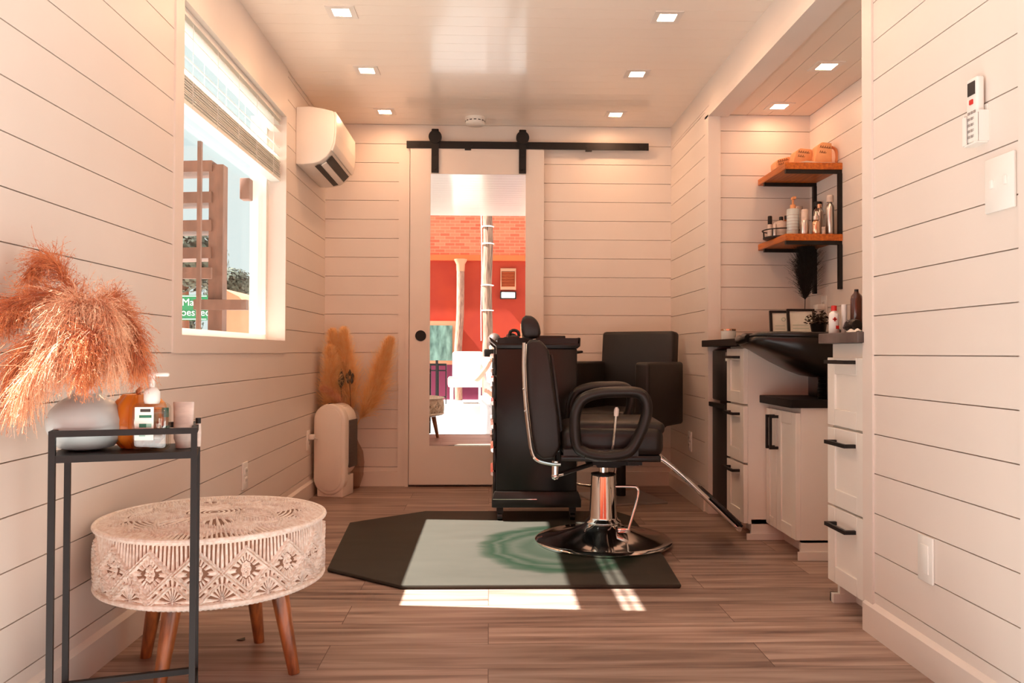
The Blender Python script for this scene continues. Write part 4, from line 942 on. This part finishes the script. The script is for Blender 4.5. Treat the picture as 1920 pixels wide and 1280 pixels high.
# drooping rust plumes in the vase: (px,py,Y) points
def wp(px, py, Y):
    Y *= .95
    return ((px-917)/1500*Y+.002, Y, .838-(py-660)*Y/1500)
neck = (vx,vy,vz+.10)
pl = [ # path, n, len, spread, sag, mat, label
 ([neck,wp(178,640,1.80),wp(150,560,1.80),wp(118,505,1.81),wp(92,488,1.82),wp(72,515,1.83)],900,.050,.45,.9,'pA','airy rust plume arching highest above the vase'),
 ([neck,wp(172,640,1.79),wp(140,575,1.77),wp(95,560,1.75),wp(52,570,1.74),wp(28,585,1.73)],2300,.060,.42,.9,'pA','rust plume reaching left below the highest one'),
 ([neck,wp(182,640,1.76),wp(168,590,1.72),wp(150,575,1.70),wp(128,600,1.68),wp(122,640,1.67)],2300,.085,.34,1.9,'pB','pink-rust plume drooping in the middle of the bunch'),
 ([neck,wp(190,640,1.76),wp(188,590,1.73),wp(195,578,1.71),wp(212,600,1.69),wp(216,650,1.68)],2300,.080,.34,1.9,'pB','pink-rust plume drooping just right of the middle'),
 ([neck,wp(192,650,1.80),wp(205,610,1.79),wp(232,600,1.78),wp(254,625,1.77),wp(262,665,1.76)],2300,.065,.40,1.5,'pA','rust plume drooping at the right above the pumpkin'),
 ([neck,wp(170,660,1.78),wp(140,630,1.74),wp(95,630,1.71),wp(60,660,1.69),wp(45,705,1.69)],1700,.095,.36,1.8,'pA','rust plume drooping far left towards the wall'),
 ([neck,wp(175,665,1.74),wp(155,640,1.69),wp(120,650,1.66),wp(85,680,1.65),wp(62,715,1.65)],1500,.085,.34,1.8,'pB','pink-rust plume drooping low on the left'),
 ([neck,wp(188,665,1.73),wp(190,640,1.68),wp(180,630,1.66),wp(175,655,1.65),wp(170,680,1.64)],1700,.060,.36,1.6,'pA','rust plume in front hanging over the vase neck'),
 ([neck,wp(192,660,1.86),wp(210,600,1.88),wp(214,570,1.88),wp(226,575,1.88),wp(235,600,1.87)],1100,.045,.45,.8,'pA','short rust plume sticking up behind the right side'),
]
for P_, n_, l_, s_, g_, mm, lb in pl:
    plume('dried_plume', P_, n_, l_, s_, g_, M[mm], lb, 'dried plume', 'rust coloured plumes in the round vase', wid=.0016, start=.22, barbs=2, blen=.007, jit=.22, along=.8, taper=False)

# ------------------------------------------------------------------ macrame stool
sc = (-.733,2.165)
t = thing('macrame_stool', 'round cream macrame pouf stool on four wooden legs', 'stool', (sc[0],sc[1],0))
def macrame():
    R0 = .277; zb, zt = .236, .396; NT, NZ_ = 1440, 150; K = 16
    th = np.linspace(0,2*PI,NT,endpoint=False); u = th/(2*PI)*K
    ridge = lambda d, w: np.exp(-(d/w)**2)
    tw = 1+.22*np.cos(2*PI*u*12)
    def rope(d): return 1.15*(ridge(d-.026,.018)+ridge(d+.026,.018))*tw
    def side(s):
        ph = u % 1; tri = np.abs(ph-.5)*2; a = tri-.5
        A_, B_ = .66-.34*a, .36+.34*a
        ph2 = (u+.5) % 1; tri2 = np.abs(ph2-.5)*2; C_ = .22-.34*(tri2-.5)
        out = np.maximum(rope(s-A_), rope(s-B_))
        out = np.maximum(out, np.where(s < .34, rope(s-C_)*.9, 0))
        ins = (s < A_-.04) & (s > B_+.04)
        dx = (ph-.5)*1.15; dy = s-.51; r = np.hypot(dx,dy); an = np.arctan2(dy,dx)
        edge = np.minimum(A_-s, s-B_)
        spk = np.clip(.5+.9*np.cos(an*18),0,1)*np.where(edge < .16,1,0)
        fl = ridge(r-.085,.03)*(.6+.4*np.cos(an*8))+ridge(r,.022)*.8
        out = np.maximum(out, np.where(ins, np.maximum(.5*spk*(r > .13), .8*fl), 0))
        up_ = np.clip(.45+.8*np.cos(2*PI*u*11+3*(s-.7)*np.sign(ph2-.5)),0,1)
        out = np.maximum(out, np.where(s > A_+.04, .42*up_, 0))
        dx = (ph2-.5)*1.15; dy = s-.10; r = np.hypot(dx,dy); an = np.arctan2(dy,dx)
        lo_ = np.clip(.35+.8*np.cos(an*16),0,1)
        out = np.maximum(out, np.where((s < B_-.04), .5*lo_, 0))
        out = np.maximum(out, ridge(s-.03,.035)*(.85+.15*np.cos(2*PI*u*9))); out = np.maximum(out, ridge(s-.985,.03))
        return np.clip(out-.10,-.1,1)
    rows = []
    def ringpts(r, z): return np.stack([sc[0]+r*np.cos(th), sc[1]+r*np.sin(th), np.broadcast_to(z, th.shape)],1)
    for s in np.linspace(0,1,8):
        r = .21+(R0-.21)*math.sin(s*PI/2); z = zb-.010*math.cos(s*PI/2)
        rows.append(ringpts(np.full(NT,r)+.003*np.cos(u*2*PI*9)*s, z))
    for s in np.linspace(0,1,NZ_):
        rows.append(ringpts(R0-.001+.003*math.sin(s*PI)+.012*side(s), zb+.004+(zt-zb-.004)*s))
    for e in np.linspace(0,1,150)[1:]:
        rr = R0*(1-e); k = 1-e
        zz = zt+.014*(1-k**2.2)
        ph = u % 1; tri = np.abs(ph-.5)*2; ph2 = (u*.5) % 1; tri2 = np.abs(ph2-.5)*2
        l1 = .84-(tri-.5)*.13; l2 = .62-(tri2-.5)*.2; l3 = .36-(tri2-.5)*-.16
        out = np.maximum(rope((k-l1)*1.6), rope((k-l2)*1.6)); out = np.maximum(out, rope((k-l3)*1.6))
        out = np.maximum(out, np.where(k > l1+.02, .7*np.clip(.45+.8*np.cos(2*PI*u*9),0,1), 0))
        out = np.maximum(out, np.where((k < l1-.03)&(k > l2+.03), .6*np.clip(.4+.8*np.cos(2*PI*k*24),0,1), 0))
        out = np.maximum(out, np.where((k < l2-.03)&(k > l3+.03), .6*np.clip(.4+.8*np.cos(2*PI*u*3),0,1), 0))
        out = np.maximum(out, np.where(k < l3-.03, .6*np.clip(.4+.8*np.cos(2*PI*k*22),0,1), 0))
        f_ = min(1,k*5); zz2 = zz+(.010*out-.002)*f_
        rows.append(ringpts(np.full(NT,max(rr,.0005)), zz2))
    A = np.concatenate(rows); m_ = len(rows); i = np.arange(m_-1)[:,None]*NT; k = np.arange(NT)[None,:]; k2 = (k+1) % NT
    Q = np.stack([i+k,i+k2,i+NT+k2,i+NT+k],-1).reshape(-1,4)
    ob = npmesh('macrame_cover', A, Q, np.zeros((0,3),int), M['cream'], t)
    ob.data.polygons.foreach_set('use_smooth', [True]*len(ob.data.polygons))
macrame()
MB().lathe([(.20,.236),(.268,.240),(.2775,.25),(.2790,.31),(.2775,.385),(.268,.3965),(.24,.4010),(.18,.4060),(.1,.4095),(.01,.4105)], (sc[0],sc[1],0), n=96).build('seat_drum', M['gap_shade'], t, label='drum tinted dark tan as painted shade in the macrame gaps')
ring = lambda R, z: [(sc[0]+R*math.cos(2*PI*k/90), sc[1]+R*math.sin(2*PI*k/90), z) for k in range(90)]
MB().tube(ring(.286,.397),.0065,n=8,closed=True).build('top_cord', M['cream'], t)
MB().tube(ring(.284,.244),.006,n=8,closed=True).build('bottom_cord', M['cream'], t)
MB().cyl((sc[0],sc[1],.214),(sc[0],sc[1],.232),.205,n=48).build('seat_board', M['legwood'], t)
for (fx, fy) in ((-.940,2.235),(-.800,2.0),(-.662,2.345),(-.506,2.115)):
    tx, ty = sc[0]+(fx-sc[0])*.80, sc[1]+(fy-sc[1])*.80
    if fy < 2.05: fx, fy = -.806, 1.99
    MB().cyl((fx,fy,0),(tx,ty,.226),.0145,.024,n=24).build('leg', M['legwood'], t)

o = MB().add([(-.735,2.36,.0008),(-.722,2.352,.005),(-.706,2.358,.001),(-.710,2.368,.006),(-.726,2.372,.001)],[(0,1,4),(1,2,3),(1,3,4)]).build('dried_leaf_scrap', M['leaf']); tag(o,'tiny dark dried leaf scrap on the floor under the macrame stool','leaf')
# ------------------------------------------------------------------ outdoors
GZ = -.6
struct(MB().box(-60,60,-60,60,GZ-.1,GZ).build('ground', M['ground']))
struct(MB().box(-7,7,-3.9,6,GZ,GZ+.01).build('unseen_bounce_ground', M['bounce_grey']))  # unseen slab added to limit light bounced from the ground into the room
struct(MB().box(XL-.16,NX+.12,YF-.04,YB+.15,-.35,-.065).build('trim_7', M['black']))
struct(MB().box(-1.2,1.3,1.30,1.70,GZ,-.25).build('step', M['ground']))
# building across, seen only in the mirror
t = thing('brick_building', 'red stucco and orange brick building reflected in the mirror', 'building', (0,-6.5,GZ))
MB().box(-9,9,-6.4,-6,.62,2.70).box(-9,9,-6.4,-6,-.1,.62).build('stucco_wall', M['stucco'], t)
MB().box(-9,9,-6.0,-5.985,-.1,.66).build('lower_band', M['purple'], t, label='dark magenta band')
MB().box(-9,9,-6.4,-6,2.78,6.5).build('brick_wall', M['brick'], t)
MB().box(-9,9,-6.4,-5.93,2.68,2.79).build('ledge', M['ledge'], t)
w_ = MB().box(-2.2,-.66,-5.99,-5.95,.60,1.47).build('window_frame', M['peach'], t); MB().box(-2.1,-.74,-5.96,-5.935,.68,1.38).build('pane', M['bglass'], w_)
w_ = MB().box(.62,1.7,-5.99,-5.95,.3,1.42).build('door_frame', M['peach'], t)
t = thing('wall_vent', 'louvred vent on the red wall in the mirror', 'vent', (.36,-5.97,2.1))
MB().box(.215,.235,-6,-5.96,2.10,2.53).box(.505,.525,-6,-5.96,2.10,2.53).box(.235,.505,-6,-5.96,2.10,2.16).box(.235,.505,-6,-5.96,2.47,2.53).build('frame', M['peach'], t)
m = MB()
for k in range(10): m.box(.24,.50,-5.99,-5.965,2.17+k*.03,2.182+k*.03)
m.build('louvre', M['ledge'], t)
t = thing('wall_lamp', 'white box lamp below the louvred vent in the mirror', 'lamp', (.36,-5.9,1.93))
MB().box(.21,.53,-6,-5.88,1.915,2.06).build('housing', M['black'], t); MB().rbox(.235,.505,-5.9,-5.85,1.93,2.04,.01).build('lens', M['white_plastic'], t)
t = thing('column', 'slender weathered pink column with a carved capital in the mirror', 'column', (-.59,-5.75,-.1))
MB().tube(smoothpath([(-.60,-5.75,-.1),(-.62,-5.75,.8),(-.58,-5.75,1.6),(-.575,-5.75,2.6)],6),[.075]*19,n=16).build('shaft', M['pinkstone'], t)
MB().lathe([(.075,-.24),(.08,-.22),(.085,-.1),(.12,-.03),(.13,0)], (-.575,-5.75,2.68), n=16).build('capital', M['peach'], t)
t = thing('utility_pole', 'rough wooden utility pole with white conduit in the mirror', 'pole', (-.03,-4.0,GZ))
pts = smoothpath([(-.02,-4,GZ),(-.045,-4,.5),(-.03,-4,1.2),(-.05,-4,2.0),(-.03,-4,2.8),(-.05,-4,3.6),(-.04,-4,6)],5)
MB().tube(pts,.088,n=18).build('shaft', M['polewood'], t)
MB().tube([(-.145,-3.98,1.05),(-.15,-3.98,1.6),(-.135,-3.98,2.3),(-.15,-3.98,3.2),(-.14,-3.98,5)],.009).build('conduit', M['white_plastic'], t)
for z in (1.58,2.02,2.75,3.05):
    MB().tube([(-.04+.105*math.cos(a),-4+.1*math.sin(a),z) for a in [2*PI*k/20 for k in range(20)]],.010,closed=True,n=6).build('band', M['white_plastic'], t)
struct(MB().box(-9,9,-6,-4.25,GZ,-.1).build('porch_slab', M['ground']))
t = thing('metal_railing', 'black metal railing on the porch in the mirror', 'railing', (-1.4,-4.6,-.1))
for za, zb in ((.60,.64),(.50,.525),(.02,.045)): MB().box(-2.3,-.78,-4.618,-4.582,za,zb).build('rail', M['black'], t)
for k in range(11): MB().box(-.80-k*.14,-.78-k*.14,-4.61,-4.59,-.1,.6).build('picket', M['black'], t)
MB().box(-.98,-.935,-4.63,-4.57,-.1,.70).build('post', M['black'], t)
t = thing('patio_armchair', 'white boxy patio armchair on the porch in the mirror', 'chair', (-.45,-4.75,-.1))
MB().rbox(-.76,-.12,-4.78,-4.62,.22,.40,.04,4).rbox(-.76,-.12,-5.2,-4.75,.2,.38,.03,3).build('seat', M['white_plastic'], t)
MB().rbox(-.70,-.12,-5.25,-5.12,.36,.86,.05,4).build('backrest', M['white_plastic'], t)
for x in (-.70,-.18):
    for y in (-5.18,-4.7): MB().cyl((x,y,-.1),(x,y,.22),.02,n=10).build('leg', M['white_plastic'], t)

# outside the side window
t = thing('road_sign', 'green road sign with white lettering seen through the window', 'road sign', (-10.8,29,GZ))
MB().box(-12.3,-10.12,28.98,29.0,1.97,2.87).build('panel', M['signgreen'], t)
m = MB().box(-12.27,-10.15,28.965,28.98,2.82,2.845).box(-12.27,-10.15,28.965,28.98,1.995,2.02); m.build('border', M['white_plastic'], t)
Rm = Matrix.Rotation(PI/2,4,'X')
text('lettering', 'Marlin', .36, M['white_plastic'], t, Matrix.Translation((-10.56,28.95,2.60)) @ Rm, .004)
text('lettering', 'Groesbeck', .36, M['white_plastic'], t, Matrix.Translation((-10.66,28.95,2.24)) @ Rm, .004)
for x in (-12,-10.5): MB().box(x-.05,x+.05,29.0,29.06,GZ,2.8).build('post', M['foil'], t)
# wooden stair tower
t = thing('wooden_staircase', 'redwood open stair structure outside the window', 'staircase', (-2.75,8,GZ))
fx = lambda px, Y: (px-917)/1500*Y
MB().box(fx(394,8.0),fx(420,8.0),8.0,8.14,GZ,2.70).build('post', M['brownwood'], t)
for k, z in enumerate((2.68,2.37,2.09,1.82)):
    T = Matrix.Translation((fx(400,8.0),8.03,z)) @ Matrix.Rotation(-.03,4,'Y')
    MB().box(-1.2,0,-.05,.25,-.055,.055,T=T).build('tread', M['brownwood'], t)
MB().box(fx(374,8),fx(470,8),7.9,7.98,1.25,1.35).build('beam', M['brownwood'], t)
MB().box(fx(300,8),fx(408,8),7.86,7.9,1.55,1.66).build('beam', M['brownwood'], t)
m = MB().prism([(fx(330,8),.96),(fx(395,8),.98),(fx(470,8),.84),(fx(470,8),.4),(fx(330,8),.4)], 'Y', 7.9, 8.3); m.build('landing', M['brownwood'], t)
MB().box(fx(372,7.5),fx(379,7.5),7.5,7.54,GZ,2.8).build('sash_reflection', M['brownwood'], t)  # thin upright put in for a sash reflection in the window glass
o = MB().box(fx(470,6.0),fx(492,6.0),6.0,6.1,GZ,2.6).build('porch_post', M['white_plastic']); tag(o,'white square porch post outside the window','post')
t = thing('wall_lantern', 'small brown lantern box hung on the white post outside', 'lantern', (fx(460,6),5.9,1.95)); MB().rbox(fx(452,5.9),fx(470,5.9),5.88,5.97,1.955,2.11,.006).build('body', M['brownwood'], t)
t = thing('peach_house', 'peach coloured house far beyond the window', 'house', (-10,30,GZ))
m = MB().prism([(fx(420,30),GZ),(fx(420,30),3.2),(fx(450,30),2.9),(fx(500,30),1.9),(fx(500,30),GZ)], 'Y', 30, 36); m.build('wall', M['peach'], t)
def tree(x, y, z, r, label):
    t = thing('leafy_tree', label, 'tree', (x,y,GZ), 0, 'trees beyond the window'); MB().cyl((x,y,GZ),(x,y,z),.25,.12,n=10).build('trunk', M['brownwood'], t)
    n = 2600; d = RNG.normal(size=(n,3)); d /= np.linalg.norm(d,axis=1,keepdims=True)
    P = np.array([x,y,z])+d*r*(.55+.5*RNG.random((n,1)))*np.array([1.15,1,.9]); s = np.cross(d,RNG.normal(size=(n,3))); s /= np.linalg.norm(s,axis=1,keepdims=True); q = np.cross(d,s)
    a = r*.10; V = np.stack([P-s*a,P+q*a*.6,P+s*a,P-q*a*.6],1).reshape(-1,3)
    npmesh('crown', V, np.arange(n*4).reshape(-1,4), np.zeros((0,3),int), M['foliage'], t)
tree(fx(352,34),34,4.7,1.5,'round grey-green tree above the road sign'); tree(fx(435,38),38,3.8,1.1,'small tree above the roof of the peach house')
tree(fx(318,42),42,2.6,1.6,'low leafy tree just behind the road sign')

# ------------------------------------------------------------------ photographer, seen only in the mirror
t = thing('person', 'person in pale pink top and light trousers holding a camera, reflected in the mirror', 'person', (.06,-.30,GZ))
def skin(name, verts, edges, radii, mat, parent, sub=1):
    me = bpy.data.meshes.new(name); me.from_pydata([tuple(Vector(v)-Vector(parent.location)) for v in verts], edges, [])
    o = bpy.data.objects.new(name, me); COL.objects.link(o); o.parent = parent
    md = o.modifiers.new('s','SKIN'); sv = me.skin_vertices[0].data
    for i, r in enumerate(radii): sv[i].radius = (r if isinstance(r,tuple) else (r,r)); sv[i].use_root = (i == 0)
    md.use_smooth_shade = True; sd = o.modifiers.new('u','SUBSURF'); sd.levels = sub; sd.render_levels = sub
    me.materials.append(mat); dg = bpy.context.evaluated_depsgraph_get(); dg.update()
    m2 = bpy.data.meshes.new_from_object(o.evaluated_get(dg)); o.modifiers.clear(); o.data = m2; return o
bxp, byp = .07, -.34
V_ = [(bxp,byp,.28),(bxp,byp,.42),(bxp,byp,.60),(bxp,byp,.74),(bxp,byp+.01,.82),(bxp-.01,byp+.02,.94),(bxp-.01,byp+.02,1.02),
      (bxp-.17,byp,.72),(bxp-.24,byp+.03,.48),(bxp-.10,byp+.26,.66),(bxp+.17,byp,.72),(bxp+.24,byp+.03,.48),(bxp+.10,byp+.22,.66),
      (bxp-.09,byp,.20),(bxp-.10,byp+.02,-.16),(bxp-.10,byp-.01,-.53),(bxp-.10,byp+.11,-.57),(bxp+.09,byp,.20),(bxp+.11,byp+.02,-.16),(bxp+.12,byp-.01,-.53),(bxp+.12,byp+.11,-.57),
      (bxp-.055,byp+.28,.75),(bxp+.05,byp+.26,.76)]
E_ = [(0,1),(1,2),(2,3),(3,4),(4,5),(5,6),(3,7),(7,8),(8,9),(3,10),(10,11),(11,12),(0,13),(13,14),(14,15),(15,16),(0,17),(17,18),(18,19),(19,20),(9,21),(12,22)]
R_ = [(.14,.10),(.12,.09),(.15,.10),(.13,.09),(.055,.055),(.085,.10),(.07,.08),(.065,.065),(.045,.045),(.034,.034),(.065,.065),(.045,.045),(.034,.034),(.09,.09),(.065,.065),(.042,.042),(.04,.04),(.09,.09),(.065,.065),(.042,.042),(.04,.04),(.028,.034),(.028,.034)]
skin('body', V_, E_, R_, M['skin'], t, 2)
off = lambda rs, d: [(a+d,b+d) for a, b in rs]
idx = [0,1,2,3,7,8,10,11]; mp_ = {k:i for i,k in enumerate(idx)}
skin('shirt', [V_[i] for i in idx], [(mp_[a],mp_[b]) for a,b in E_ if a in mp_ and b in mp_], off([R_[i] for i in idx],.015), M['shirt'], t, 2)
idx = [0,13,14,15,17,18,19]; mp_ = {k:i for i,k in enumerate(idx)}
skin('trousers', [V_[i] for i in idx], [(mp_[a],mp_[b]) for a,b in E_ if a in mp_ and b in mp_], off([R_[i] for i in idx],.018), M['jeans'], t, 2)
MB().ball((bxp-.01,byp+.0,.985),(.092,.108,.11),14).build('hair', M['hair'], t)
m = MB()
for s, hx, hy, hz in ((-1,bxp-.055,byp+.28,.76),(1,bxp+.05,byp+.26,.765)):
    for k in range(4):
        m.tube(smoothpath([(hx,hy,hz+.01+k*.012-.02),(hx-s*-.0,hy+.03,hz+.03+k*.013-.02),(hx-s*.02,hy+.05,hz+.035+k*.012-.02),(hx-s*.035,hy+.04,hz+.03+k*.012-.02)],3),.0085,n=8)
    m.tube(smoothpath([(hx,hy,hz-.01),(hx-s*.02,hy+.005,hz-.03),(hx-s*.04,hy+.02,hz-.028)],3),.009,n=8)
m.build('fingers', M['skin'], t)
m = MB()
for s in (-1,1): m.ball((bxp-.01+s*.034,byp+.118,.985),.011,8)
m.build('eyes', M['ink'], t); MB().ball((bxp-.01,byp+.13,.96),(.013,.02,.022),8).build('nose', M['skin'], t)
t = thing('photo_camera', 'black camera held up by the person in the mirror', 'camera', (0,-.05,.77))
MB().rbox(-.068,.068,-.12,-.075,.785,.885,.012,3).build('body', M['blackplastic'], t); MB().cyl((0,-.075,.838),(0,-.022,.838),.034,n=28).build('lens', M['blackplastic'], t)

# ------------------------------------------------------------------ light
w = bpy.data.worlds.new('world'); scene.world = w; w.use_nodes = True
N = w.node_tree.nodes; L = w.node_tree.links
bg = N['Background']; bg.inputs['Color'].default_value = (.86,.97,.97,1); bg.inputs['Strength'].default_value = .95
sun = bpy.data.lights.new('sun','SUN'); sun.energy = 36; sun.angle = math.radians(.55); sun.color = (1,.975,.94)
so = bpy.data.objects.new('sun', sun); COL.objects.link(so)
dirv = Vector((.826,-.07,-1)).normalized(); so.rotation_euler = dirv.to_track_quat('-Z','Y').to_euler()
scene.view_settings.view_transform = 'Standard'; scene.view_settings.look = 'None'; scene.view_settings.gamma = 1
scene.view_settings.exposure = .06; scene.view_settings.use_curve_mapping = False
scene.cycles.max_bounces = 12; scene.cycles.diffuse_bounces = 6; scene.cycles.transparent_max_bounces = 16; scene.cycles.glossy_bounces = 6
scene.cycles.use_denoising = True; scene.cycles.sample_clamp_indirect = 8; scene.cycles.caustics_reflective = False; scene.cycles.caustics_refractive = False
